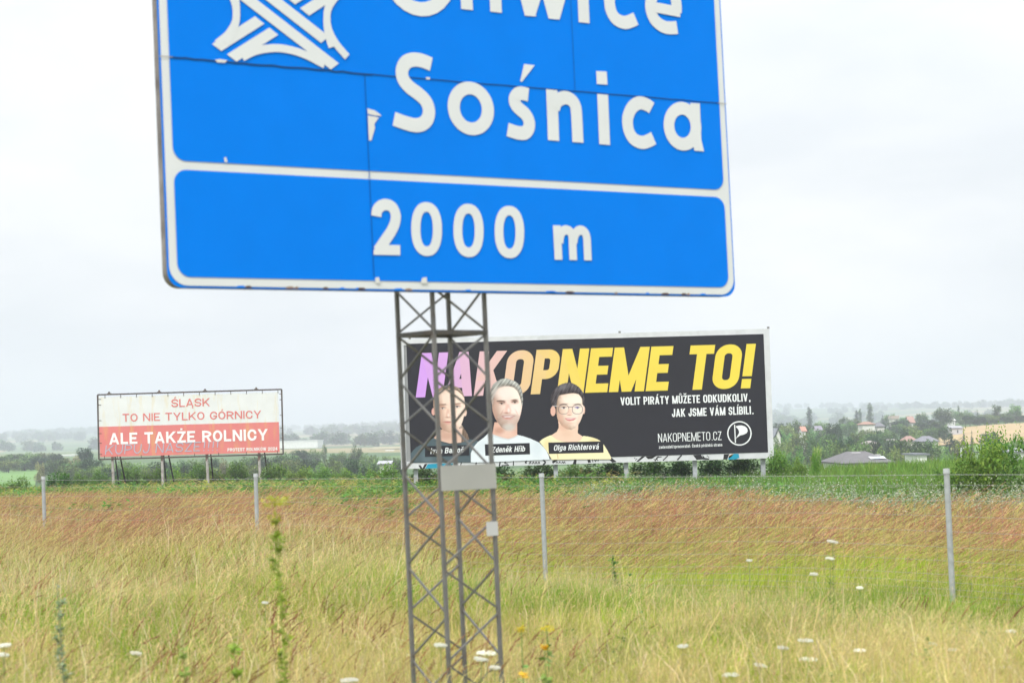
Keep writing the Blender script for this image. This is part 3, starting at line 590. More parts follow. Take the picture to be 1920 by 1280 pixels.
st_ = a((370, 640), (430, 615), (520, 605), (620, 612), (680, 640), (650, 730), (600, 790), (520, 835), (450, 800), (390, 730)); p.poly(st_, (184, 152, 138), 6, .5, False); p.strands(st_, (140, 118, 108), (220, 198, 188), 1.2, 3.4, .3); p.ell(*a((530, 790))[0], 11, 7, (206, 200, 194), 6, .8)
p.ell(*a((500, 880))[0], 14, 7, (238, 204, 188), 6, .6); p.ell(*a((400, 830))[0], 9, 6, (190, 140, 122), 6, .7)
for ex, ey, wd_ in ((428, 470, 7), (605, 455, 6)):
    cx, cy = a((ex, ey))[0]; p.ell(cx, cy-1, wd_+1.5, 4.2, (206, 158, 142), 3, .8); p.ell(cx, cy+.4, wd_*.62, 1.2, (206, 194, 186), 1); p.ell(cx+.3, cy+.2, 1.8, 1.5, (72, 60, 54), .9); p.ell(cx, cy-1.2, wd_*.72, .9, (84, 60, 50), 1); p.ell(cx-.5, cy-4.4, wd_, 1.3, (120, 94, 80), 1.4, .95, -.1)
p.poly(a((490, 480), (525, 480), (560, 570), (540, 598), (495, 605), (462, 585), (475, 540)), (232, 186, 172), 3, .8, False); p.ell(*a((500, 596))[0], 6, 1.3, (164, 106, 92), 1.5, .85); p.ell(*a((525, 560))[0], 2, 4, (254, 236, 230), 2.5, .8)
p.poly(a((425, 640), (500, 628), (615, 632), (570, 655), (500, 662), (450, 655)), (170, 98, 96), 1.2, .95, False); p.poly(a((445, 643), (510, 638), (595, 637), (540, 652), (480, 653)), (246, 238, 236), .8, .95, False); p.ell(*a((515, 672))[0], 8, 1.6, (206, 138, 130), 1.6, .8)
p.ell(*a((430, 600))[0], 1.1, 6, (190, 140, 124), 2, .7, .5); p.ell(*a((632, 590))[0], 1, 5, (212, 166, 152), 2, .6, -.5); p.ell(*a((345, 640))[0], 3.5, 11, (196, 150, 134), 5, .55, -.25); p.poly(a((365, 432), (420, 426), (480, 446), (478, 460), (420, 442), (366, 448)), (92, 74, 66), 1.2, .85, False); p.poly(a((560, 446), (610, 424), (648, 438), (648, 448), (610, 438), (564, 456)), (96, 78, 70), 1.2, .85, False)
p.build('portrait', BB, .027, poster, 'printed portrait of a grey haired man with stubble in a white shirt')
# right: woman with short dark hair and glasses, yellow top
a = p3; p = Paint(1009, 712, 1148, 864); p.C[:] = lin(66, 66, 74)
p.poly(a((350, 650), (640, 650), (628, 840), (700, 890), (700, 985), (300, 985), (235, 880), (330, 820), (358, 760)), (240, 204, 180), 1.2)
p.poly(a((85, 962), (130, 920), (185, 893), (245, 868), (330, 932), (420, 962), (500, 972), (610, 965), (670, 940), (702, 878), (780, 888), (850, 905), (905, 925), (945, 950), (1000, 1010), (1050, 1090), (1100, 1185), (1100, 1210), (260, 1215), (180, 1080)), (250, 238, 190), 1.2)
p.poly(a((330, 1130), (345, 1130), (355, 1200), (340, 1200)), (206, 176, 120), 1, .7, False); p.ell(*a((850, 1000))[0], 9, 12, (226, 204, 136), 8, .6); p.ell(*a((200, 1010))[0], 7, 10, (230, 210, 144), 7, .6)
p.ell(*a((278, 530))[0], 5, 9.5, (228, 178, 160), 1.2, alpha=True); p.ell(*a((712, 515))[0], 2.5, 8, (234, 190, 172), 1.2, alpha=True)
face = a((325, 470), (330, 370), (370, 300), (470, 270), (580, 270), (670, 310), (705, 400), (712, 490), (695, 590), (655, 690), (600, 765), (540, 795), (470, 785), (400, 740), (350, 660), (328, 570)); p.poly(face, (252, 224, 206), 1.2, n=3); p.relief(face, 20, .6, -.4, .6)
hr = a((262, 450), (246, 390), (250, 310), (290, 230), (360, 170), (440, 137), (520, 128), (590, 155), (650, 200), (700, 270), (724, 350), (716, 460), (692, 430), (684, 350), (640, 292), (560, 276), (440, 292), (365, 310), (338, 380), (322, 470), (290, 462)); p.poly(hr, (62, 57, 62), 1.4, n=2); p.strands(hr, (38, 34, 38), (120, 114, 118), .5, 1.6, .5); p.relief(hr, 9, .4, -.8, .5); p.ell(*a((420, 190))[0], 9, 4, (130, 126, 132), 6, .5, -.4)
p.ell(*a((360, 620))[0], 6, 14, (226, 178, 154), 7, .6); p.ell(*a((530, 380))[0], 16, 7, (254, 236, 224), 7, .6); p.ell(*a((600, 600))[0], 7, 6, (252, 226, 212), 5, .7); p.ell(*a((430, 760))[0], 10, 6, (222, 172, 148), 6, .6); p.ell(*a((470, 850))[0], 10, 7, (226, 186, 160), 7, .5)
for ex, ey in ((428, 482), (622, 482)):
    cx, cy = a((ex, ey))[0]; p.ell(cx, cy+.4, 5.2, 1.7, (222, 214, 214), 1); p.ell(cx+.3, cy+.2, 1.9, 1.8, (70, 58, 62), .9); p.ell(cx, cy-1.5, 5.6, .8, (90, 64, 62), 1); p.ell(cx, cy-6.5, 7, 1, (120, 92, 84), 1.3, .9, -.08)
    dx, dy = p.X-a((ex, 510))[0][0], p.Y-a((ex, 507))[0][1]; rr_ = (np.abs(dx/9.6)**2.6+np.abs(dy/8.4)**2.6)**(1/2.6); p.lay(np.abs(rr_-1)*9-.55, (96, 86, 98), 1., .95, False)
p.ell(*a((612, 478))[0], 4, 2.4, (150, 140, 204), 3, .45); p.poly(a((490, 470), (560, 468), (560, 478), (490, 480)), (90, 80, 92), .8, .9, False); p.poly(a((270, 452), (340, 456), (340, 466), (270, 462)), (196, 190, 194), .8, .9, False)
p.poly(a((490, 500), (530, 500), (550, 570), (520, 590), (480, 588), (470, 570)), (236, 192, 172), 2.5, .7, False); p.ell(*a((505, 588))[0], 4, 1, (184, 124, 108), 1.3, .8)
p.poly(a((440, 630), (500, 624), (610, 628), (570, 660), (515, 672), (470, 660)), (208, 116, 118), 1.2, .95, False); p.poly(a((458, 634), (520, 632), (590, 633), (530, 646), (480, 643)), (248, 236, 234), .8, .9, False)
p.ell(*a((405, 640))[0], 3, 9, (224, 172, 152), 4, .5, -.2); p.ell(*a((640, 640))[0], 2.5, 7, (232, 186, 166), 4, .45, .3); p.ell(*a((520, 700))[0], 7, 1.6, (226, 178, 158), 2.5, .6); p.poly(a((368, 440), (420, 424), (480, 434), (480, 442), (420, 434), (370, 450)), (86, 66, 62), 1., .85, False); p.poly(a((580, 440), (630, 424), (680, 446), (678, 454), (630, 434), (582, 448)), (86, 66, 62), 1., .85, False)
p.build('portrait', BB, .030, poster, 'printed portrait of a woman with short dark hair and glasses in yellow')
for quad, tx, p0, p1, cap in ((((797, 836), (880, 833.5), (880, 853), (797, 856)), 'Ivan Bartoš', (807, 850.5), (868.5, 848), 10.5), (((909, 832.5), (993, 830), (993.7, 851), (910, 853.6)), 'Zdeněk Hřib', (922, 848), (984, 846), 10.5), (((1028, 829.2), (1131, 826.8), (1131.5, 848), (1029, 850.3)), 'Olga Richterová', (1038, 844.5), (1122, 842), 10.5)):
    o_ = plate_on([quad[0], quad[3], quad[2], quad[1]], .034).build('name_plate', M_print, poster)
    ws = text_on('name_lettering', M_print, poster, BB, tx, p0, p1, cap, .52, .145, .037, WH, .25, .1, .18, .0004)
# spray-painted marks on the white lower rail and the screws
mb = MB(); BK = (.03, .03, .033); TQ = lin(40, 150, 180)
q1 = lambda x, y: BB.uv(740+x/4.267, 600+y/4.267); q2 = lambda x, y: BB.uv(1100+x/4.267, 600+y/4.267)
def gp(q, pts, c): mb = MB(); put(mb, BB, [q(*p) for p in pts], [tuple(range(len(pts)))], .0042, c); mb.build('spray_mark', M_print, bbs)
gp(q1, [(265, 1150), (330, 1146), (470, 1144), (455, 1172), (400, 1181), (245, 1186)], TQ)
gp(q1, [(190, 1160), (205, 1158), (225, 1186), (205, 1187)], BK); gp(q1, [(240, 1150), (262, 1147), (240, 1186), (222, 1187)], BK)
def gs(q, pts, w_, c): V, F = strip([q(*p) for p in smooth(pts, 4)], w_/4.267/55.7); mb = MB(); put(mb, BB, V, F, .005, c); mb.build('spray_mark', M_print, bbs)
for pts, w_ in (([(535, 1138), (520, 1178)], 7), ([(655, 1132), (645, 1172)], 10), ([(795, 1130), (800, 1170)], 6), ([(845, 1126), (838, 1166)], 10), ([(950, 1122), (950, 1162)], 8), ([(895, 1125), (880, 1140), (905, 1148)], 8), ([(855, 1162), (915, 1158)], 7),
                ([(1062, 1118), (1045, 1138), (1058, 1140)], 9), ([(1185, 1116), (1205, 1136), (1188, 1156)], 12), ([(1300, 1113), (1262, 1138)], 18)): gs(q1, pts, w_, BK)
for x0 in (1075, 1100, 1122, 1145): gs(q1, [(x0, 1150), (x0+10, 1132), (x0+16, 1148)], 6, BK)
for x0 in (1290, 1312, 1335, 1350): gs(q1, [(x0, 1146), (x0+9, 1130), (x0+14, 1144)], 5, BK)
gp(q1, [(1425, 1152), (1438, 1108), (1456, 1106), (1452, 1150)], BK)
for q, P_ in ((q2, [(0, 1100), (20, 1096), (35, 1135), (12, 1140)]), (q2, [(165, 1098), (195, 1096), (240, 1132), (205, 1138)]), (q2, [(440, 1090), (470, 1086), (415, 1130), (395, 1132)]), (q2, [(470, 1088), (560, 1083), (520, 1108), (490, 1110)]), (q2, [(850, 1078), (915, 1074), (935, 1112), (880, 1116)]), (q2, [(925, 1074), (945, 1100), (985, 1105), (975, 1115), (930, 1114)]), (q2, [(1098, 1072), (1140, 1070), (1125, 1112), (1092, 1113)])): gp(q, P_, BK)
gp(q2, [(1140, 1085), (1180, 1068), (1215, 1068), (1222, 1100), (1190, 1113), (1130, 1114)], TQ); gp(q2, [(1140, 1082), (1175, 1069), (1160, 1090), (1136, 1108)], lin(222, 176, 70))
for pts, w_ in (([(45, 1110), (50, 1135)], 6), ([(62, 1108), (70, 1128), (85, 1105)], 6), ([(95, 1104), (90, 1128)], 7), ([(575, 1088), (545, 1125)], 9), ([(600, 1092), (560, 1100), (570, 1122)], 6), ([(650, 1082), (610, 1122)], 8), ([(760, 1078), (725, 1118)], 10)): gs(q2, pts, w_, BK)
for x, y in ((385, 1103), (400, 1110), (392, 1118), (530, 1100), (540, 1112), (965, 1085), (975, 1092)): gp(q2, [(x-5, y), (x, y-5), (x+5, y), (x, y+5)], BK)
for i, px in enumerate((779.5, 1042, 1174, 1303, 1431)):
    g = at(px, 880, BY+.25); mb = MB(); zg = terr(g[0], g[1])-.2; mb.box((g[0]-.07, g[1]-.07, zg), (.14, 0, 0), (0, .2, 0), (0, 0, o[2]+bhei*.8-zg), (.42, .45, .48)); mb.build('pole', M_post, bbs)
mb = MB()
for px, py in ((768, 632), (1162, 622), (1441, 616)): c = BB.uv(px, py); mb = MB(); mb.box(BB.P(c[0]-.04, bhei, -.05), (.08, 0, 0), (0, .06, 0), (0, 0, .07), (.2, .2, .2)); mb.build('top_bracket', M_steel, bbs)

# ---------------------------------------------------------------- the red and white protest banner in its iron frame
PY = 120.0; o = at(185.5, 861, PY); PB = Plane(o, (1, 0, 0), (0, 0, 1)); pw, ph = PB.uv(531, 851)[0], PB.uv(528, 729.7)[1]
pro = thing('protest_billboard', (o[0]+pw/2, PY, terr(o[0]+pw/2, PY)), 'red and white protest banner laced into a rusty iron frame', 'billboard')
IR = (.075, .06, .055)
mb = MB()
for a_, b_ in (((0, 0), (pw, 0)), ((0, ph), (pw, ph)), ((0, 0), (0, ph)), ((pw, 0), (pw, ph))): mb.bar(PB.P(*a_), PB.P(*b_), .085, IR)
mb.build('iron_frame', M_rust, pro)
nx, nz = 40, 12; c00, c10, c11, c01 = PB.uv(188, 856.5), PB.uv(524.5, 847.3), PB.uv(521.5, 734.3), PB.uv(183.5, 743.3)
def bnn(s, t):
    q = (c00*(1-s)+c10*s)*(1-t)+(c01*(1-s)+c11*s)*t; q = q+np.array([0, -.05*abs(math.sin(s*math.pi*8))*t**6])
    return PB.P(q[0], q[1], .012+.012*math.sin(s*21+t*3)*t*(1-t)*2+.012*math.sin(t*9+s*5)*s*(1-s))
tsp = (PB.uv(187, 799.8)-c00)[1]/(c01-c00)[1]; ts = sorted(list(np.linspace(0, tsp, 7))+list(np.linspace(tsp, 1, 8))[1:])
mb = MB(); RED = lin(234, 138, 135, .82); CW = (.70, .725, .725)
for j in range(len(ts)-1):
    for i in range(nx): mb.add([bnn(i/nx, ts[j]), bnn((i+1)/nx, ts[j]), bnn((i+1)/nx, ts[j+1]), bnn(i/nx, ts[j+1])], [(0, 1, 2, 3)], RED if ts[j+1] <= tsp+1e-6 else CW)
ban = mb.build('banner', M_cloth, pro, smooth=True)
RL = lin(222, 128, 124, .9)
for tx, p0, p1, cap, s, colr in (('ŚLĄSK', (321.5, 763), (393.5, 761), 14.9, .15, RL), ('TO NIE TYLKO GÓRNICY', (230, 790.3), (490, 783.8), 14.8, .15, RL), ('ALE TAKŻE ROLNICY', (205, 833), (502.3, 825), 21.3, .2, (.84, .85, .84)), ('PROTEST ROLNIKÓW 2024', (426.7, 846), (520.4, 843.7), 6.2, .2, (.84, .85, .84))):
    ws = text_on('lettering', M_print, ban, PB, tx, p0, p1, cap, .78, s, .022, colr, .6, .13, 0, .001)
ws = text_on('spray_lettering', M_print, ban, PB, 'KUPUJ NASZE!!!!', (197, 852), (408, 844), 17.5, .8, .095, .03, lin(178, 188, 206, .92), .5, .2, .12, .001); [tag(o_, 'pale blue hand sprayed words') for o_ in ws]
def hook(a_, b_): mb = MB(); mb.bar(PB.P(*a_), PB.P(*b_, .02), .035, IR); mb.build('lacing_hook', M_rust, pro)
for s_ in np.linspace(.04, .98, 12): hook((s_*pw, ph-.02), (s_*pw, ph-.22))
for t_ in (.08, .25, .4, .6, .84, .93): hook((0, t_*ph), (.2, t_*ph)); hook((pw, t_*ph), (pw-.14, t_*ph))
for s_ in (.03, .1, .23, .52, .65, .8, .97): hook((s_*pw, 0), (s_*pw, .2))
for px in (204.5, 298.5, 384.5, 480.5):
    g = PB.uv(px, 735); mb = MB(); mb.box(PB.P(g[0]-.12, ph-.02, .06), (.24, 0, 0), (0, .12, 0), (0, 0, .1), (.12, .1, .09)); mb.box(PB.P(g[0]-.05, ph+.05, .04), (.1, 0, 0), (0, .08, 0), (0, 0, .12), (.12, .1, .09)); mb.build('clamp', M_rust, pro)
M_pole = mat_col('peeling_pole', .8, .1, .2, 5, .1, dirt=(lin(96, 60, 45), .9, 3))
for px0, px1 in ((211, 213), (304, 306), (388, 391), (486, 489)):
    t_, b_ = at(px0, 856, PY+.12), at(px1, 905, PY+.12); b_[2] = terr(b_[0], b_[1])-.3
    mb = MB(); mb.bar(b_, t_, .17, (.40, .38, .36), n=10); mb.bar(t_-np.array([0, 0, .25]), t_+np.array([0, 0, ph*.9]), .172, (.2, .14, .11), n=10); mb.build('pole', M_pole, pro)
for pts in (((214, 858), (222, 900)), ((222, 856), (235, 903)), ((306, 858), (311, 898)), ((313, 853), (325, 898)), ((394, 851), (399, 893)), ((494, 848), (502, 893))):
    t_ = at(*pts[0], PY+.3); b_ = at(*pts[1], PY+2.2); t_[2] += .6; d_ = (b_-t_); b_ = b_+d_*.25; mb = MB(); mb.bar(b_, t_, .075, (.02, .02, .02)); mb.build('strut', M_rust, pro)

# ---------------------------------------------------------------- wire fence
FP0 = np.array([-8.961, 37.848]); FD = np.array([4.665, -4.8493]); FN = np.array([4.8493, 4.665])/np.linalg.norm(FD)
def fdist(x, y): return (x-FP0[0])*FN[0]+(y-FP0[1])*FN[1]
ft = EYE-.5756
fence = thing('wire_fence', (*(FP0+FD), 0), 'wire mesh fence on round grey steel posts across the meadow', 'fence')
posts = []
for i in range(-3, 5):
    x, y = FP0+FD*i; zt_ = ft+.02*math.sin(i*2.1); posts.append((x, y, zt_))
    lx = random.uniform(-.012, .004); mb = MB(); zg = terr(x, y)-.15; mb.bar((x-lx, y, zg), (x+lx*0-.008, y, zt_), .068, (.37, .395, .41), n=14); po = mb.build('post', M_post, fence, smooth=False)
    mb = MB(); mb.bar((x-.008, y, zt_-.05), (x-.008, y, zt_+.006), .08, (.48, .51, .53), n=14, w2=.074); mb.build('post_cap', M_post, po)
mb = MB(); hs = [.06, .1, .15, .2, .26, .33, .41, .5, .66, .82, 1.0, 1.18, 1.36, 1.54, 1.66]
for a_, b_ in zip(posts[:-1], posts[1:]):
    a0 = np.array([a_[0], a_[1]]); b0 = np.array([b_[0], b_[1]]); sg = random.uniform(.005, .02)
    for h in hs:
        for k in range(6):
            s0, s1_ = k/6, (k+1)/6; f_ = lambda s: (*(a0*(1-s)+b0*s-FN*.045), h-sg*4*s*(1-s)+(terr(*(a0*(1-s)+b0*s)) if h < 1.2 else 0)); mb.bar(f_(s0), f_(s1_), .006 if h > 1.6 else .0034, (.36, .36, .36), n=3, cap=False)
    for k in range(1, 45): s = k/45; q_ = a0*(1-s)+b0*s-FN*.045; g = terr(*q_); mb.bar((*q_, g+.06), (*q_, 1.54-sg*4*s*(1-s)), .0026, (.25, .24, .22), n=3, cap=False)
mb.build('wire_mesh', M_post, fence)

# ---------------------------------------------------------------- scattered ground cover (instanced on real points)
def scatter(name, protos, P, rot, scl, idx):
    """one stuff object: protos copied onto points with their own turn, size and kind"""
    col = bpy.data.collections.new(name+'_kinds')
    for i, o in enumerate(protos): o.name = '%s_kind_%02d' % (name, i); col.objects.link(o)
    n = len(P); me = bpy.data.meshes.new(name); me.from_pydata(P.tolist(), [], [])
    for nm, ty, ar, k in (('turn', 'FLOAT_VECTOR', rot, 'vector'), ('size', 'FLOAT_VECTOR', scl, 'vector'), ('pick', 'INT', idx, 'value')):
        a = me.attributes.new(nm, ty, 'POINT'); a.data.foreach_set(k, np.ascontiguousarray(ar, np.int32 if ty == 'INT' else np.float32).ravel())
    o = bpy.data.objects.new(name, me); COL.objects.link(o); tag(o, kind='stuff')
    g = bpy.data.node_groups.new(name+'_spread', 'GeometryNodeTree'); g.interface.new_socket('Geometry', in_out='INPUT', socket_type='NodeSocketGeometry'); g.interface.new_socket('Geometry', in_out='OUTPUT', socket_type='NodeSocketGeometry')
    N = g.nodes.new; L = g.links.new; gi = N('NodeGroupInput'); go = N('NodeGroupOutput'); ip = N('GeometryNodeInstanceOnPoints'); ci = N('GeometryNodeCollectionInfo')
    ci.inputs[0].default_value = col; ci.inputs['Separate Children'].default_value = True; ci.inputs['Reset Children'].default_value = True
    def na(nm, ty):
        x = N('GeometryNodeInputNamedAttribute'); x.data_type = ty; x.inputs[0].default_value = nm; return x.outputs[0]
    er = N('FunctionNodeEulerToRotation'); L(na('turn', 'FLOAT_VECTOR'), er.inputs[0]); L(er.outputs[0], ip.inputs['Rotation']); L(na('size', 'FLOAT_VECTOR'), ip.inputs['Scale'])
    L(na('pick', 'INT'), ip.inputs['Instance Index']); ip.inputs['Pick Instance'].default_value = True
    L(gi.outputs[0], ip.inputs['Points']); L(ci.outputs[0], ip.inputs['Instance']); L(ip.outputs[0], go.inputs[0])
    md = o.modifiers.new('spread', 'NODES'); md.node_group = g; return o
U = random.uniform
def jit(c, k=.12): q = 1+U(-k, k); return tuple(max(0, min(1, x*q*(1+U(-k, k)*.4))) for x in c)
def blade(mb, x, y, h, lx, ly, wd, col, seg=3, tipcol=None, a=None, z0=0.):
    """a bending leaf blade: root (x,y), height h, tip shifted by (lx,ly)"""
    a = U(0, 6.283) if a is None else a; wx, wy = math.cos(a)*wd/2, math.sin(a)*wd/2; V = []
    for i in range(seg+1):
        t = i/seg; k = t**1.8; px, py, pz = x+lx*k, y+ly*k, z0+h*(t-.12*k*min(1, math.hypot(lx, ly)/max(h, .01)))
        if i == seg: V.append((px, py, pz))
        else: q = 1-.55*t; V += [(px-wx*q, py-wy*q, pz), (px+wx*q, py+wy*q, pz)]
    F = [(2*i, 2*i+1, 2*i+3, 2*i+2) for i in range(seg-1)]+[(2*seg-2, 2*seg-1, 2*seg)]
    tipcol = tipcol or col; mb.add(V, F, [tuple(c*(1-(i/seg))+d*(i/seg) for c, d in zip(col, tipcol)) for i in range(seg)])
YG = (.41, .54, .03); GR = (.17, .36, .025); ST = (.68, .57, .27); ST2 = (.52, .44, .17); RD = (.43, .215, .13); RD2 = (.59, .40, .24); OL = (.24, .30, .03)
def head(mb, x, y, z, ln, lean, col, n=10, sl=1.):
    """a feathery drooping seed head blowing to the right"""
    pts = []; 
    for i in range(5): t = i/4; pts.append((x+lean*ln*(t+.55*t*t), y+U(-.01, .01)*t, z+ln*(t*.9-.28*t*t*abs(lean))))
    for i in range(n):
        t = i/n; k = min(3, int(t*4)); f = t*4-k; p = [pts[k][j]*(1-f)+pts[k+1][j]*f for j in range(3)]; d = [pts[k+1][j]-pts[k][j] for j in range(3)]; dl = math.sqrt(sum(q*q for q in d))
        d = [q/dl for q in d]; L_ = U(.03, .055)*(1.15-.6*t)*sl; sx = U(-.35, .45); sy = U(-.5, .5); e = (d[0]+sx, d[1]+sy, d[2]+U(-.2, .2)); wd = U(.0025, .0048)*sl; c = jit(col, .2)
        q = (p[0]+e[0]*L_*.5, p[1]+e[1]*L_*.5, p[2]+e[2]*L_*.5); nx_ = (-e[2]*wd, U(-.5, .5)*wd, e[0]*wd)
        mb.add([p, [q[j]+nx_[j] for j in range(3)], [p[j]+e[j]*L_ for j in range(3)], [q[j]-nx_[j] for j in range(3)]], [(0, 1, 2, 3)], c)
def p_tall(kind):
    """kind 0,1 red headed, 2 tan headed, 3 leafy without heads"""
    mb = MB()
    for i in range(30):
        h = U(.4, .92)*(.85 if kind == 3 else 1); blade(mb, U(-.18, .18), U(-.18, .18), h, h*U(-.05, .42), U(-.14, .14), U(.004, .009), jit(random.choice([YG, YG, GR])), 3, jit(random.choice([YG, YG, YG, ST])))
    for i in range({0: 7, 1: 5, 2: 5, 3: 1}[kind]):
        x, y = U(-.18, .18), U(-.18, .18); h = U(.66, .98); lx = h*U(.02, .28); blade(mb, x, y, h, lx, U(-.04, .04), .0045, jit(ST), 3, jit(RD2)); head(mb, x+lx, y, h*.97, U(.14, .25), U(.35, 1.0), random.choice([RD, RD, RD2]) if kind < 2 else ST2, 15)
    return mb.build('tall_grass', M_grass, link=False)
def p_short(kind):
    mb = MB(); pal = {0: [ST, ST, ST, YG], 1: [YG, YG, GR, OL], 2: [ST, YG, YG, OL], 3: [GR, YG, GR]}[kind]
    for i in range(62):
        h = U(.16, .55); blade(mb, U(-.15, .15), U(-.15, .15), h, h*U(-.45, .6), U(-.2, .2), U(.003, .0065), jit(random.choice(pal)), 3, jit(random.choice(pal)))
    for i in range(4):
        x, y = U(-.15, .15), U(-.15, .15); h = U(.4, .66); lx = h*U(-.1, .3); blade(mb, x, y, h, lx, U(-.05, .05), .003, jit(ST), 3, jit(ST2)); head(mb, x+lx, y, h*.97, U(.05, .1), U(.1, .6), ST if random.random() < .8 else RD2, 6, .45)
    for i in range(7):                                               # old stems, some bent or broken over
        x, y = U(-.2, .2), U(-.2, .2); h = U(.35, .8); lx, ly = U(-.25, .4), U(-.2, .2); c = jit(random.choice([ST, ST, (.72, .64, .42), ST2])); k = U(.45, .8); w_ = U(.003, .005)
        m_ = (x+lx*k*.6, y+ly*k*.6, h*k); e_ = (x+lx*1.3, y+ly*1.3, h*(k+U(-.12, .3))); mb.add([(x, y, 0), (x+w_, y, 0), (m_[0]+w_, m_[1], m_[2]), m_], [(0, 1, 2, 3)], c); mb.add([m_, (m_[0]+w_, m_[1], m_[2]), e_], [(0, 1, 2)], c)
    return mb.build('short_grass', M_grass, link=False)
def p_stalk(kind):
    mb = MB()
    for i in range(3):
        x, y = U(-.2, .2), U(-.2, .2); h = U(.55, .85); lx = h*U(-.02, .3); blade(mb, x, y, h, lx, U(-.04, .04), .006, jit((.33, .2, .11)), 3); head(mb, x+lx, y, h*.96, U(.14, .22), U(.15, .7), (.30, .15, .08), 18, .8)
    return mb.build('brown_stalk', M_grass, link=False)
def p_crop(kind):
    mb = MB(); c = (.12, .25, .04)
    for i in range(9):
        h = U(.55, 1.0); r = U(.15, .4); a = U(0, 6.283); blade(mb, U(-.05, .05), U(-.05, .05), h, r*math.cos(a)+.12, r*math.sin(a), U(.03, .055), jit(c, .2), 4, jit((.19, .33, .06), .2))
    return mb.build('crop_plant', M_leaf, link=False)
def leafy(mb, x, y, z, sz, col, up_=.5, n=1):
    for _ in range(n):
        a = U(0, 6.283); e = U(-.5, 1.)*up_; d = np.array([math.cos(a)*math.cos(e), math.sin(a)*math.cos(e), math.sin(e)]); s_ = np.array([-math.sin(a), math.cos(a), U(-.6, .6)])*.32; p = np.array([x, y, z])
        mb.add([p, p+d*sz*.5+s_*sz, p+d*sz, p+d*sz*.5-s_*sz], [(0, 1, 2, 3)], col)
def p_weed(kind):
    """weed stems: kind 0,1 grey leaved mugwort with whitish flower spikes, 2,3 broad green weeds, 4 yellow-green herb"""
    mb = MB()
    for i in range(5):
        x, y = U(-.2, .2), U(-.2, .2); h = U(.6, 1.05); lx = U(-.05, .2); blade(mb, x, y, h, lx, U(-.05, .05), .012, (.16, .2, .09), 3)
        for k in range(22):
            t = U(.12, 1); X_, Z_ = x+lx*t**1.8, h*t
            if kind < 2:
                wh = t > .55 and random.random() < .6; c = jit((.56, .57, .47), .12) if wh else jit((.30, .39, .23), .2)
                leafy(mb, X_+U(-.05, .05)*(.3 if wh else 1), y+U(-.05, .05)*(.3 if wh else 1), Z_, U(.022, .042) if wh else U(.03, .07), c, 1)
            elif kind < 4: leafy(mb, X_, y, Z_, U(.06, .13), jit((.13, .29, .05), .25), .8)
            else: leafy(mb, X_, y, Z_, U(.04, .08), jit((.30, .38, .06), .25) if t < .8 else jit((.38, .42, .07)), 1)
    return mb.build('weed', M_leaf, link=False)
def region(n, y0, y1, ku=.275, pad=2.8):
    ym = (y0+y1)/2; n = int(n*(ku*ym+pad)/(ku*ym+.8))             # same density over the wider strip, so a step aside still sees grass
    y = np.sqrt(RNG.uniform(y0*y0, y1*y1, n)); x = RNG.uniform(-1, 1, n)*(ku*y+pad); return np.stack([x, y], 1)
def vnoise(p, sc_, seed=0):
    """smooth value noise on the plane, 0..1"""
    r = np.random.default_rng(seed); T = r.random((64, 64)); q = p/sc_; i = np.floor(q).astype(int); f = q-i; f = f*f*(3-2*f)
    g = lambda a, b: T[(i[:, 0]+a) % 64, (i[:, 1]+b) % 64]
    return (g(0, 0)*(1-f[:, 0])+g(1, 0)*f[:, 0])*(1-f[:, 1])+(g(0, 1)*(1-f[:, 0])+g(1, 1)*f[:, 0])*f[:, 1]
def place(xy, dz=-.01): return np.array([(x, y, terr(x, y)+dz) for x, y in xy])
def turns(n, ang, tilt=.12): return np.stack([RNG.normal(0, tilt, n), RNG.normal(0, tilt, n), RNG.uniform(-ang, ang, n)], 1)
def sizes(n, lo, hi, sq=1.0): k = RNG.uniform(lo, hi, n); return np.stack([k*sq, k*sq, k], 1)
fd = lambda p: (p[:, 0]-FP0[0])*FN[0]+(p[:, 1]-FP0[1])*FN[1]
# tall red-headed grass, mostly behind the fence, spilling in front of it on the left
p = region(90000, 18, 58); d = fd(p); left = np.clip((-p[:, 0]-.6)/5, 0, 1); nz = vnoise(p, 2.2, 1)
dens = np.where(d > .1, np.clip((9.3+nz*4+1.2*np.clip(p[:, 0]/6, 0, 1)-d)/3, 0, 1), np.clip((d+7.5*left**.8+nz*2-.8)/2.5, 0, 1)*np.clip(left*3, 0, 1))
keep = RNG.random(len(p)) < dens*(.5+.7*nz); p = p[keep]; d = d[keep]; left = left[keep]; n = len(p)
front = np.clip((d+5.2*left-.6)/4.4, 0, 1)
h = (.80+(vnoise(p, 3.1, 2)-.5)*.32)*(.62+.38*front)*RNG.uniform(.78, 1.22, n)
rgt = np.clip((p[:, 0]-.5)/5, 0, 1); hd = RNG.random(n) < (.08+.62*front)*np.clip(.25+1.25*vnoise(p, 1.7, 3)-.42*rgt*vnoise(p, 2.6, 4), .1, 1); idx = np.where(hd, RNG.integers(0, 12, n), RNG.integers(12, 18, n))
scatter('tall_grass', [p_tall(k % 3 if k < 12 else 3) for k in range(18)], place(p), turns(n, .8, .16), np.stack([np.full(n, 1.0), np.full(n, 1.0), h*1.06], 1), idx)
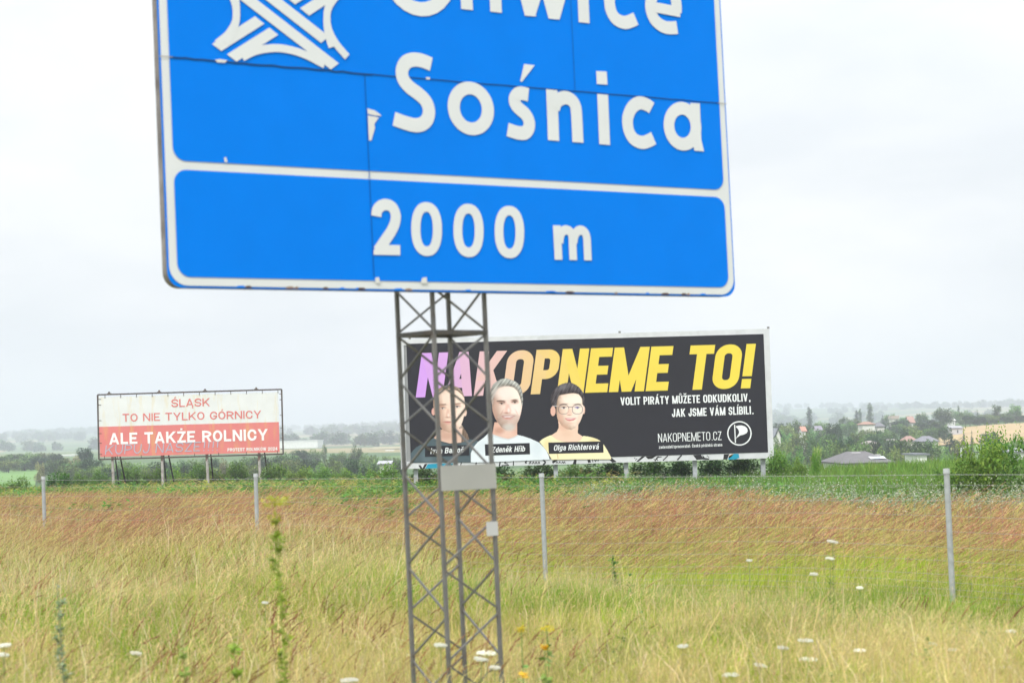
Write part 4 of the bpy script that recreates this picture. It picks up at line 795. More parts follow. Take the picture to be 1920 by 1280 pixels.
# short straw and green grass in the foreground
p = region(64000, 8.5, 40); d = fd(p); keep = (d < .6) & (RNG.random(len(p)) < np.clip(.45+1.1*vnoise(p, .5, 61), 0, 1)*np.clip(.55+14/p[:, 1]*.5, 0, 1)); p = p[keep]; d = d[keep]; n = len(p)
nz = vnoise(p*np.array([1, .6]), 1.5, 5)*.6+vnoise(p, .6, 6)*.4; lf = np.clip((-p[:, 0]+.5)/4, 0, 1); nearf = np.clip((-d-1.2)/3.5, 0, 1)
green = nz+.24*(1-nearf)+.20*lf*np.clip((p[:, 1]-13)/8, .2, 1)+.09; idx = np.where(green > .78, 3, np.where(green > .56, 1, np.where(green > .44, 2, 0)))*4+RNG.integers(0, 4, n)
s_ = RNG.uniform(.6, 1.25, n)*(.85+.5*(vnoise(p, 2.4, 8)-.3)+.25*lf+.35*(vnoise(p, .45, 9)-.5))*np.where((d > -3.5) & (p[:, 0] > -1.5), .66+.34*np.clip((-d-1.5)/2, 0, 1), 1)
scatter('meadow_grass', [p_short(k//4) for k in range(16)], place(p), turns(n, 2.2, .24), np.stack([s_*1.1, s_*1.1, s_], 1), idx)
p = region(2000, 10, 36); d = fd(p); nz = vnoise(p, 1.8, 11); lf = np.clip((-p[:, 0]+1.0)/3, 0, 1); keep = (d < .5) & (RNG.random(len(p)) < (nz**2*1.3)*(.12+lf)); p = p[keep]; n = len(p)
scatter('brown_stalks', [p_stalk(0) for k in range(6)], place(p), turns(n, .6, .1), sizes(n, .8, 1.1), RNG.integers(0, 6, n))
p = region(3000, 10, 38); d = fd(p); keep = (d < -2.6) & (RNG.random(len(p)) < .15+.9*vnoise(p, 1.2, 71)**2); p = p[keep]; n = len(p); s_ = RNG.uniform(.28, .6, n)
scatter('meadow_herbs', [p_weed([2, 4, 4, 3, 4][k]) for k in range(5)], place(p), turns(n, 3.1, .15), np.stack([s_, s_, s_], 1), RNG.integers(0, 5, n))
# weeds behind the tall grass, then the leafy crop
p = region(26000, 34, 74); d = fd(p); nz = vnoise(p, 3.5, 21); right = np.clip((p[:, 0]-.5)/3, 0, 1); keep = (d > 6.5) & (p[:, 1] < 66) & (RNG.random(len(p)) < .55+.4*nz); p = p[keep]; d = d[keep]; nz = nz[keep]; right = right[keep]; n = len(p)
rr_ = RNG.random(n); mug = (right > .3) & (rr_ < np.clip(1.3-(d-6.5)/12, 0.06, .75)*(.4+vnoise(p, 2, 22)))
idx = np.where(mug, RNG.integers(0, 4, n), np.where(rr_ > .86, RNG.integers(8, 10, n), RNG.integers(4, 8, n))); s_ = RNG.uniform(.62, 1.0, n)*np.where(mug, 1.2, .88)*np.where(p[:, 1] > 50, .85, 1)
scatter('meadow_weeds', [p_weed([0, 1, 0, 1, 2, 3, 2, 3, 4, 4][k]) for k in range(10)], place(p), turns(n, 3.1, .12), np.stack([s_, s_, s_], 1), idx)
p = region(30000, 44, 92); keep = (p[:, 0] > .2+vnoise(p, 3, 31)*1.5) & (fd(p) > 11) & ((p[:, 1] < 66.5) | (p[:, 1] > 67.6)); p = p[keep][:18000]; n = len(p); s_ = RNG.uniform(.8, 1.15, n)*(.85+.3*vnoise(p, 4, 33))*(.72+.28*np.clip((p[:, 0]-.17*p[:, 1]+3.5)/3, 0, 1))
scatter('leafy_crop', [p_crop(0) for k in range(8)], place(p), turns(n, 3.1, .08), np.stack([s_, s_, s_], 1), RNG.integers(0, 8, n))
p = region(16000, 44, 135); keep = (p[:, 0] < 2.5+vnoise(p, 4, 41)*2) & ((p[:, 1] < 119) | (p[:, 1] > 121)) & (p[:, 1] < 134); p = p[keep]; n = len(p); kd = RNG.random(n) < .38+.4*(vnoise(p, 5, 43)-.5); s_ = RNG.uniform(.6, 1.0, n)
idx = np.where(kd, RNG.integers(0, 4, n), RNG.integers(4, 9, n))
scatter('rough_herbs', [p_tall(2) for k in range(4)]+[p_weed(2) for k in range(3)]+[p_weed(4) for k in range(2)], place(p), turns(n, 3.1, .1), np.stack([s_*1.5, s_*1.5, s_], 1), idx)

# ---------------------------------------------------------------- shrubs, foreground plants
def shrub_mesh(seed, c0, c1, leaf=.09, n=2600, spiky=.3):
    """leafy shrub of unit height: leaves spread through several uneven lobes, with woody stems"""
    random.seed(seed); mb = MB(); ms = MB(); lobes = []
    for i in range(11): a = U(0, 6.28); r = U(.05, .48); lobes.append((r*math.cos(a), r*math.sin(a), U(.25, .78), U(.14, .28), U(.85, 1.15)))
    for i in range(n):
        x, y, z, r, br = random.choice(lobes); a = U(0, 6.283); ph = math.acos(U(-1, 1)); q = r*U(.55, 1.08)
        X_, Y_, Z_ = x+q*math.sin(ph)*math.cos(a), y+q*math.sin(ph)*math.sin(a), z+q*math.cos(ph)*1.1
        if Z_ < .03: Z_ = U(.03, .3)
        c = jit(tuple(u*(1-t)+v*t for u, v, t in zip(c0, c1, (random.random(),)*3)), .15); leafy(mb, X_, Y_, Z_, leaf*U(.6, 1.2), tuple(k*br for k in c), .9)
    for i in range(int(34*spiky)):                                    # leader shoots that stick out of the top
        x, y, z, r, br = random.choice(lobes); X_, Y_ = x+U(-r, r)*.8, y+U(-r, r)*.8; hh = U(.12, .3)
        for k in range(10): t = k/10; leafy(mb, X_+.03*t, Y_, z+r*.8+hh*t, leaf*U(.6, 1)*(1-.4*t), jit(c1, .15), .9)
    for x, y, z, r, br in lobes: ms.bar((x*.2, y*.2, -.03), (x, y, z), .03, (.16, .13, .09), n=5, w2=.008)
    for c_ in (c0,): pass
    return mb, ms
random.seed(11)
SHR = []
for sd, c0, c1, lf, n in ((1, (.06, .14, .03), (.14, .27, .05), .08, 3200), (2, (.09, .18, .035), (.20, .32, .06), .075, 3200), (3, (.05, .11, .03), (.10, .2, .05), .085, 3000), (4, (.11, .24, .035), (.24, .38, .06), .085, 3000)):
    a_, b_ = shrub_mesh(sd, c0, c1, lf, n, [.6, .8, .3, 1.2][sd-1]); SHR.append((a_.build('foliage', M_leaf, link=False), b_.build('stem', M_bark, link=False)))
random.seed(12)
def plant_copy(name, protos, loc, sx, sz, label, cat, group=None, turn=None):
    t = thing(name, loc, label, cat, group); t.scale = (sx, sx, sz); t.rotation_euler = (0, 0, U(0, 6.28) if turn is None else turn)
    for o in protos: c = o.copy(); c.name = o.name.split('.')[0]; COL.objects.link(c); c.parent = t
    return t
def shrub(px, top, wpx, Y, k, label, group=None, sink=.0):
    q = at(px, top, Y); g = terr(q[0], q[1])-sink; h = max(.4, q[2]-g); wd = wpx*Y/FPX
    return plant_copy('shrub', SHR[k], (q[0], Y, g), wd/1.15, h/1.02, label, 'shrub', group)
for a_ in ((196, 874, 50, 124, 1), (243, 872, 52, 126, 0), (290, 866, 60, 123, 1), (335, 869, 56, 125, 1), (372, 868, 50, 126, 0), (412, 867, 50, 123, 1), (446, 864, 52, 125, 0)): shrub(*a_, 'green shrub among the poles under the red and white banner', 'shrubs under the protest banner')
for a_ in ((512, 868, 60, 118, 0), (560, 868, 62, 112, 1), (606, 870, 60, 110, 1), (650, 872, 56, 104, 1)): shrub(*a_, 'low green shrub between the two billboards', 'low shrubs between the billboards')
shrub(716, 862, 78, 84, 1, 'big bright green shrub just left of the dark billboard and lattice mast')
for a_ in ((790, 872, 70, 69.5, 2), (850, 872, 70, 69.2, 0), (930, 868, 80, 69.6, 2), (1005, 864, 70, 69.4, 0), (1075, 862, 70, 69.3, 1), (1140, 860, 80, 69.5, 2), (1215, 858, 80, 69.3, 0), (1275, 856, 70, 69.6, 2), (1345, 853, 80, 69.4, 2), (1400, 851, 70, 69.6, 2)): shrub(*a_, 'dark shrub growing behind the poles of the dark billboard', 'shrubs behind the dark billboard')
shrub(1455, 846, 60, 66, 3, 'yellowish shrub at the right foot of the dark billboard'); shrub(1492, 850, 40, 63, 1, 'small green shrub second to the right from the dark billboard')
shrub(1530, 842, 16, 62, 3, 'slim yellow-green sapling rising out of the crop')
shrub(1785, 842, 84, 45, 1, 'leafy shrub behind the right-hand fence post'); shrub(1838, 822, 90, 44, 3, 'shrub with long pale green shoots reaching above the valley trees'); shrub(1885, 812, 84, 46, 3, 'tallest pale green shrub by the edge of the crop'); shrub(1925, 850, 100, 43, 1, 'broad green shrub cut by the picture edge')
shrub(20, 888, 70, 88, 1, 'low green shrub left of the end fence post'); shrub(112, 884, 60, 92, 0, 'low dark green shrub right of the end fence post'); shrub(160, 880, 46, 100, 1, 'low bright green shrub left of the banner poles')

def umbel_plant(px, py, Y, sz, label, group, base=None):
    """wild carrot: stem, flat white flower head made of many small florets"""
    q = at(px, py, Y); g = terr(q[0], Y); h = q[2]-g; t = thing('wild_carrot', (q[0], Y, g), label, 'flower', group)
    mb = MB(); lx = U(-.06, .03); mb.bar((lx, 0, -.03), (lx*.3, 0, h*.55), .007, (.24, .32, .1), n=5); mb.bar((lx*.3, 0, h*.55), (0, 0, h-.03), .006, (.26, .34, .11), n=5)
    for k in range(9): z = U(.1, .8)*h; a = U(0, 6.28); blade(mb, lx*.5, 0, U(.05, .12), .1*math.cos(a), .1*math.sin(a), .012, (.2, .3, .08), 3, z0=z)
    mb.build('stem', M_stem, t, world=False); mb = MB(); tl = U(-.25, .1)
    for k in range(230):
        r = math.sqrt(random.random())*sz/2; a = U(0, 6.28); x, y = r*math.cos(a), r*math.sin(a); z = h+.003-.25*r*r/sz+U(-.008, .004)+x*tl; s_ = U(.006, .011)
        mb.add([(x-s_, y, z), (x, y-s_*.7, z-s_*.7), (x+s_, y, z), (x, y+s_*.7, z+s_*.7)], [(0, 1, 2, 3)], jit((.74, .74, .63), .07))
    for k in range(14): a = k/14*6.28; r = sz*.42; mb.add([(0, 0, h-.035), (r*math.cos(a), r*math.sin(a), h-.02), (r*math.cos(a+.12), r*math.sin(a+.12), h-.02)], [(0, 1, 2)], (.35, .42, .2))
    mb.build('flower_head', M_leaf, t, world=False); return t
WC = [(1510, 1199, 15.5, .115, 'white umbel flower, upper of the big pair in the dry grass'), (1515, 1234, 14.8, .125, 'white umbel flower, lower of the big pair in the dry grass'), (1468, 1213, 15, .075, 'small round white umbel left of the big pair of umbels'), (1427, 1246, 14.4, .09, 'cream white umbel flower low between two other umbels'), (1370, 1263, 14, .11, 'flat white umbel nearest the bottom edge, right of the yellow flowers'),
      (1561, 1014, 19, .10, 'flat white umbel standing highest, in front of the fence mesh'), (1526, 1075, 19, .07, 'small tilted white umbel in the green grass by the fence'), (912, 1222, 13.8, .13, 'white umbel in front of the mast foot'), (902, 1234, 13.6, .09, 'smaller white umbel under the one at the mast foot'), (928, 1250, 13.5, .07, 'faint white umbel at the right-hand mast leg'),
      (255, 1223, 15.5, .085, 'flat white umbel alone in the dry grass on the left'), (8, 1208, 14.4, .10, 'white umbel at the left border of the grass'), (6, 1226, 14.2, .07, 'smaller white umbel just under the one at the left border'), (655, 1273, 13.2, .11, 'white umbel at the bottom edge left of the mast'), (1896, 1182, 16.5, .075, 'small white umbel near the right border'), (1884, 1249, 14.6, .07, 'tiny white umbel low near the right border'), (497, 1129, 18.5, .05, 'tiny white umbel beside the tall green weed'),
      (1612, 1218, 15.2, .09, 'white umbel right of the big pair, slightly lower than its upper flower'), (1750, 1206, 15.8, .06, 'small white umbel midway between the big pair and the right border'), (1786, 1217, 15.4, .06, 'small white umbel just below right of the midway one'), (1405, 1050, 20, .05, 'tiny cream umbel in the green grass left of the highest umbel'), (1556, 1046, 18.6, .075, 'greenish half-open umbel just under the highest umbel'), (1612, 1101, 17.5, .05, 'tiny pale umbel below right of the half-open one'), (826, 608+600, 13.4, .08, 'white umbel close to the left front mast leg'), (1280, 1210, 14.6, .07, 'white umbel in the straw right of the yellow flowers')]
for px, py, Y, sz, lab in WC: umbel_plant(px, py, Y, sz, lab, 'white umbel flowers')
def yellow_plant(px, py, Y, sz, label):
    q = at(px, py, Y); g = terr(q[0], Y); h = q[2]-g; t = thing('yellow_flower', (q[0], Y, g), label, 'flower', 'yellow flowers'); mb = MB()
    mb.bar((.02, 0, -.03), (0, 0, h), .007, (.22, .33, .08), n=5)
    for k in range(26): leafy(mb, 0, 0, U(.1, .9)*h, U(.04, .09), jit((.22, .33, .07)), .9)
    mb.build('stem', M_stem, t, world=False); mb = MB()
    for k in range(90): a = U(0, 6.28); r = math.sqrt(random.random())*sz/2; leafy(mb, r*math.cos(a), r*math.sin(a), h+U(-.02, .015), U(.012, .024), jit((.86, .68, .04), .08), .7)
    mb.build('flower_head', M_leaf, t, world=False)
for a_ in ((1025, 1178, 13.6, .11, 'widest yellow flower head right of the mast'), (977, 1179, 13.8, .06, 'small yellow flower head close to the mast leg'), (1021, 1213, 13.5, .045, 'little yellow flower head below the widest one'), (980, 1264, 13.2, .06, 'yellow flower head lowest in the grass')): yellow_plant(*a_)
def weed_plant(px, top, Y, wid, label, c0, c1, tipc, nl=170, name='tall_weed', ls=.07, branch=9, taper=1., plumes=()):
    q = at(px, top, Y); g = terr(q[0], Y); h = q[2]-g; t = thing(name, (q[0], Y, g), label, 'weed'); ms = MB(); ml = MB()
    bend = [(-.01, 0), (.02, 0), (-.015, .0), (-.03, 0)]; P = [(0.05, 0, -.05), (.035, 0, h*.3), (.01, 0, h*.6), (-.015, 0, h)]
    for a_, b_, w0, w1 in zip(P[:-1], P[1:], (.018, .014, .009), (.014, .009, .004)): ms.bar(a_, b_, w0, c0, n=6, w2=w1)
    for k in range(branch):
        t_ = .25+.7*k/branch; z = h*t_; x = np.interp(t_, [0, .3, .6, 1], [.05, .035, .01, -.015]); a = U(0, 6.28); L_ = wid*U(.5, 1)*(1.1-taper*t_*.8); e = (x+L_*math.cos(a), L_*math.sin(a), z+L_*U(.6, 1.3)); ms.bar((x, 0, z), e, .006, c0, n=5, w2=.003)
        for m in range(nl//branch//2): s_ = U(.15, 1); leafy(ml, x+(e[0]-x)*s_, e[1]*s_, z+(e[2]-z)*s_, ls*U(.5, 1.1), jit(c1, .2), .9)
        leafy(ml, e[0], e[1], e[2], ls*.6, tipc, .9, 3)
    for m in range(nl//2): t_ = U(.08, 1); leafy(ml, np.interp(t_, [0, .3, .6, 1], [.05, .035, .01, -.015]), 0, h*t_, ls*U(.5, 1.2)*(1.15-.6*t_), jit(c1, .2) if t_ < .93 else jit(tipc, .15), .9)
    for (zz, rx, rz, nn) in plumes:
        for m in range(nn): a = U(0, 6.28); k = math.sqrt(random.random()); leafy(ml, -.01+rx*k*math.cos(a), rx*k*math.sin(a), h*zz+U(-rz, rz), ls*U(.35, .8), jit(tipc if zz > .9 else c1, .2), .9)
    ms.build('stem', M_stem, t, world=False); ml.build('leaves', M_leaf, t, world=False); return t
weed_plant(519, 932, 12.2, .13, 'tall yellow-green weed stalk, out of focus, left of the mast', (.38, .42, .10), (.42, .54, .08), (.62, .60, .09), 460, branch=16, ls=.05, plumes=((.985, .085, .025, 110), (.93, .045, .03, 50), (.85, .05, .06, 60), (.3, .09, .06, 50)))
weed_plant(112, 1095, 12.5, .10, 'grey-green thistle-like weed in the left foreground', (.24, .26, .18), (.33, .41, .24), (.40, .43, .33), 420, branch=12, ls=.045, plumes=((.6, .03, .25, 60), (.25, .06, .12, 50)))
weed_plant(440, 1165, 12.0, .07, 'short bright green weed beside the tall stalk', (.28, .34, .1), (.32, .45, .07), (.4, .48, .1), 130, branch=6)
weed_plant(345, 1180, 12.2, .06, 'thin green weed between the thistle-like weed and the tall stalk', (.28, .34, .1), (.33, .45, .1), (.4, .48, .12), 120, branch=6)
weed_plant(1150, 1040, 27.2, .12, 'green weed in the grass right of the middle fence post', (.15, .2, .06), (.15, .27, .05), (.2, .3, .06), 150, branch=8)

# ---------------------------------------------------------------- trees
def tree_mesh(seed, kind, c0, c1, n, leaf):
    """unit-height tree: trunk with limbs and a crown of many leaf clumps"""
    random.seed(seed); mt = MB(); mc = MB(); lobes = []
    if kind == 'round':
        for i in range(26):
            a = U(0, 6.28); e = U(-1.0, 1.25); k = U(.45, 1.); lobes.append((k*.38*math.cos(a)*math.cos(e*.8), k*.38*math.sin(a)*math.cos(e*.8), .5+k*.38*math.sin(e), U(.1, .19), 1))
    elif kind == 'tall':
        for i in range(22): a = U(0, 6.28); z = U(.14, .92); rr = .25*(1-abs(z-.5)*1.1); lobes.append((rr*U(.3, 1)*math.cos(a), rr*U(.3, 1)*math.sin(a), z, U(.07, .13), 1))
    elif kind == 'poplar':
        for i in range(22): z = .1+.84*i/21; rr = .07*math.sin(min(1, (1-z)*3+.12)*1.57); a = U(0, 6.28); lobes.append((rr*.5*math.cos(a), rr*.5*math.sin(a), z, max(.03, rr*U(.7, 1.1)), 1))
    elif kind == 'conifer':
        for i in range(26): z = .06+.9*i/25; rr = .24*(1-z)+.015; a = U(0, 6.28); lobes.append((rr*.55*math.cos(a), rr*.55*math.sin(a), z, max(.03, rr*U(.5, .8)), 1))
    elif kind == 'willow':
        for i in range(22): a = U(0, 6.28); e = U(-.2, 1.2); lobes.append((.46*U(.3, 1)*math.cos(a)*math.cos(e), .48*U(.4, 1)*math.sin(a)*math.cos(e), .38+.45*math.sin(e), U(.13, .22), 1))
    shade = [U(.6, 1.3) for _ in lobes]; wts = [l[3]**2 for l in lobes]; ch = random.choices(range(len(lobes)), wts, k=n)
    for i in ch:
        x, y, z, r = lobes[i][:4]; a = U(0, 6.283); ph = math.acos(U(-1, 1)); q = r*(U(.0, 1)**.33)*U(.9, 1.12); X_, Y_, Z_ = x+q*math.sin(ph)*math.cos(a), y+q*math.sin(ph)*math.sin(a), z+q*math.cos(ph)*(1.3 if kind == 'poplar' else 1)
        if Z_ < .04: continue
        t = random.random(); c = tuple(k*shade[i] for k in jit(tuple(u*(1-t)+v*t for u, v in zip(c0, c1)), .18)); leafy(mc, X_, Y_, Z_-(leaf*.6*U(0, 1) if kind == 'willow' else 0), leaf*U(.7, 2.0), c, 1.2 if kind == 'poplar' else .9)
    top = {'round': .6, 'willow': .55}.get(kind, .93); bk = (.13, .105, .08)
    mt.bar((0, 0, -.03), (.01, .01, .3), .05 if kind != 'poplar' else .035, bk, n=8, w2=.034); mt.bar((.01, .01, .3), (0, 0, top), .034, bk, n=8, w2=.008)
    if kind not in ('poplar', 'conifer'):
        for l in lobes[:9]: mt.bar((.01, .01, U(.2, .42)), l[:3], .02, bk, n=5, w2=.004)
    return mc, mt
TR = {}
for key, sd, kind, c0, c1, n, lf in (('round', 21, 'round', (.09, .17, .045), (.19, .30, .08), 3000, .052), ('round2', 22, 'round', (.12, .20, .05), (.26, .34, .10), 3000, .05), ('dark', 23, 'round', (.045, .10, .035), (.10, .18, .055), 3200, .05),
                                 ('tall', 24, 'tall', (.08, .16, .05), (.17, .26, .08), 2200, .045), ('poplar', 25, 'poplar', (.06, .12, .04), (.12, .2, .06), 2000, .024), ('conifer', 26, 'conifer', (.03, .08, .035), (.07, .14, .055), 2400, .032),
                                 ('willow', 27, 'willow', (.13, .17, .08), (.26, .30, .13), 3400, .055), ('pale', 28, 'round', (.14, .2, .05), (.28, .33, .09), 3000, .05), ('dry', 29, 'round', (.17, .18, .08), (.3, .27, .13), 2600, .05)):
    a_, b_ = tree_mesh(sd, kind, c0, c1, n, lf); TR[key] = (a_.build('crown', M_far, link=False), b_.build('trunk', M_bark, link=False))
WID = {'round': 1.0, 'round2': 1.0, 'dark': 1.0, 'tall': .62, 'poplar': .17, 'conifer': .46, 'willow': 1.15, 'pale': 1.0, 'dry': 1.0}
random.seed(31)
def tree(px, top, wpx, Y, key, label, group=None):
    q = at(px, top, Y); g = terr(q[0], Y); h = max(2.5, q[2]-g); wd = wpx*Y/FPX
    return plant_copy('tree', TR[key], (q[0], Y, g), wd/WID[key], h/.97, label, 'tree', group)
for a_ in ((1517, 763, 11, 800, 'poplar', 'slender hazy poplar with a forked top, first right of the dark billboard'), (1606, 769, 8, 850, 'poplar', 'shorter ragged poplar of the close pair'), (1612, 766, 7, 860, 'poplar', 'sharp-tipped poplar of the close pair'), (1630, 755, 13, 850, 'poplar', 'tallest poplar rising behind the white flat-roofed house'), (1797, 760, 6, 900, 'poplar', 'lone thin poplar among round trees above the wheat field'),
           (1562, 792, 44, 430, 'dark', 'large dark dome-shaped tree in the middle of the valley'), (1530, 829, 38, 172, 'pale', 'yellow-green tree nearest behind the crop'), (1592, 838, 48, 200, 'willow', 'pale grey-green bushy tree left of the grey hipped roof'), (1800, 821, 64, 280, 'willow', 'broad pale willow-like tree behind the pale utility pole'), (1488, 786, 34, 520, 'round', 'round tree beside the red gable roof'),
           (1783, 803, 34, 380, 'conifer', 'widest dark conifer below the wheat field'), (1806, 804, 15, 385, 'conifer', 'middle dark conifer below the wheat field'), (1822, 808, 13, 385, 'conifer', 'smallest dark conifer below the wheat field'), (1856, 808, 50, 320, 'dark', 'dark broad tree behind the brown utility pole'), (1728, 773, 30, 650, 'round', 'tall rounded tree left of the largest treetop on the ridge'), (1768, 763, 42, 620, 'round2', 'largest round treetop on the ridge'),
           (1868, 759, 26, 640, 'tall', 'tall narrow-crowned tree on the ridge above the wheat'), (1904, 757, 32, 640, 'round', 'big dome-topped tree on the ridge above the wheat'), (1832, 768, 14, 650, 'conifer', 'dark pointed conifer on the ridge above the wheat'), (1846, 775, 36, 640, 'round2', 'flat-topped tree clump on the ridge above the wheat'), (158, 838, 40, 450, 'dark', 'tallest dark treetop left of the red and white banner'),
           (75, 867, 24, 340, 'dry', 'brownish tree at the end of the green field'), (608, 834, 12, 520, 'tall', 'slim treetop right of the white warehouse'), (668, 836, 30, 450, 'round', 'tall grey-green treetop left of the mast'), (660, 858, 42, 260, 'dark', 'dark tree directly behind the low shrubs'), (420, 862, 30, 300, 'dry', 'yellowish tree seen under the banner')): tree(*a_)
grp = 'trees in the wood left of the dark billboard'; lab = 'hazy green tree in the valley wood left of the dark billboard'
for a_ in ((8, 852, 34, 560, 'round'), (30, 850, 40, 580, 'dark'), (58, 848, 38, 560, 'round'), (84, 847, 34, 570, 'round2'), (104, 850, 32, 540, 'dark'), (112, 858, 40, 420, 'round2'), (140, 862, 44, 380, 'round'), (134, 856, 34, 430, 'dry'), (172, 860, 44, 360, 'dark'), (196, 868, 44, 320, 'round'), (228, 862, 46, 340, 'round'), (262, 866, 44, 330, 'round2'), (300, 864, 46, 320, 'dark'), (335, 862, 42, 350, 'round'), (366, 860, 44, 360, 'round2'), (395, 858, 40, 380, 'dark'), (450, 858, 44, 360, 'round'), (478, 852, 44, 380, 'round2'), (505, 856, 44, 360, 'dark'), (536, 848, 44, 400, 'round'),
          (560, 843, 40, 500, 'dark'), (585, 842, 38, 520, 'round'), (632, 846, 36, 460, 'round'), (648, 848, 34, 450, 'round2'), (690, 850, 36, 420, 'round'), (545, 858, 46, 320, 'round2'), (580, 860, 44, 320, 'dark'), (615, 858, 44, 330, 'round'), (700, 858, 46, 330, 'round2'), (735, 854, 44, 380, 'round'), (740, 862, 40, 260, 'dark'), (626, 866, 36, 260, 'round'), (16, 862, 40, 500, 'round2'), (46, 860, 44, 520, 'round'), (74, 858, 40, 520, 'dark'), (94, 864, 40, 440, 'round'), (130, 870, 44, 330, 'round2'), (160, 874, 44, 290, 'round'), (210, 876, 46, 270, 'dark'), (250, 874, 46, 270, 'round'), (285, 874, 46, 265, 'round2'), (322, 872, 46, 270, 'round'), (355, 872, 46, 270, 'dark'), (388, 870, 46, 280, 'round'), (470, 868, 46, 270, 'round2'), (510, 868, 46, 270, 'round'), (550, 868, 46, 260, 'round2'), (596, 868, 46, 255, 'round'), (690, 868, 40, 250, 'dark')): tree(a_[0], a_[1], a_[2]*1.3, a_[3], a_[4], lab, grp)
grp = 'trees among the village houses'; lab = 'hazy tree among the village houses right of the dark billboard'
for a_ in ((1460, 792, 26, 560, 'dark'), (1474, 806, 34, 400, 'round'), (1500, 806, 42, 350, 'round2'), (1530, 812, 44, 330, 'round'), (1546, 800, 30, 470, 'round2'), (1556, 812, 40, 320, 'dark'), (1590, 790, 34, 560, 'round'), (1582, 782, 22, 640, 'tall'), (1600, 784, 26, 640, 'round2'), (1584, 818, 46, 290, 'dark'), (1612, 822, 44, 280, 'round'), (1640, 826, 36, 290, 'dark'), (1625, 812, 30, 420, 'round2'), (1655, 779, 16, 720, 'conifer'), (1668, 775, 26, 740, 'round'), (1690, 786, 34, 600, 'dark'), (1700, 802, 32, 440, 'dark'), (1716, 802, 32, 430, 'round'), (1675, 822, 34, 330, 'dark'), (1696, 822, 48, 310, 'dark'), (1728, 826, 46, 300, 'dark'), (1750, 826, 34, 310, 'round'), (1745, 786, 24, 640, 'dark'),
          (1756, 790, 26, 560, 'dark'), (1790, 768, 20, 720, 'round'), (1810, 770, 28, 640, 'round'), (1818, 778, 30, 620, 'dark'), (1836, 780, 30, 620, 'dark'), (1858, 778, 30, 630, 'round'), (1884, 772, 34, 640, 'round2'), (1888, 782, 30, 620, 'dark'), (1912, 778, 30, 630, 'dark'), (1906, 816, 30, 330, 'round'), (1460, 836, 40, 230, 'round'), (1488, 838, 44, 215, 'round'), (1470, 826, 36, 300, 'round2'), (1634, 852, 0, 0, ''), (1680, 850, 26, 205, 'willow'), (1706, 850, 18, 225, 'pale'), (1748, 852, 30, 225, 'willow'), (1660, 812, 30, 420, 'round'), (1645, 800, 26, 520, 'round2'), (1770, 800, 26, 470, 'dark'), (1926, 826, 34, 300, 'dark'), (1880, 830, 40, 270, 'dark'), (1624, 803, 34, 440, 'round2'), (1696, 780, 26, 640, 'round'), (1712, 784, 20, 640, 'dark'), (1678, 790, 28, 600, 'dark'), (1745, 800, 30, 480, 'round'), (1652, 792, 20, 560, 'dark'), (1716, 812, 30, 400, 'round2'), (1700, 814, 20, 400, 'dark'), (1738, 824, 34, 330, 'round'), (1460, 818, 26, 320, 'round2'), (1526, 804, 26, 470, 'round'), (1650, 805, 30, 440, 'dark'), (1606, 806, 36, 400, 'round'), (1636, 812, 34, 380, 'dark'), (1665, 806, 36, 420, 'round'), (1708, 796, 30, 520, 'round2'), (1684, 794, 30, 560, 'round'), (1726, 792, 30, 560, 'dark'), (1510, 796, 30, 520, 'dark'), (1538, 790, 28, 600, 'round'), (1472, 794, 30, 480, 'round2'), (1573, 826, 40, 260, 'round2'), (1546, 826, 40, 270, 'round'), (1655, 838, 40, 240, 'round'), (1686, 836, 44, 250, 'round2'), (1724, 838, 40, 260, 'dark'), (1775, 840, 36, 240, 'round')):
    if a_[4]: tree(a_[0], a_[1], a_[2]*1.2, a_[3], a_[4], lab, grp)

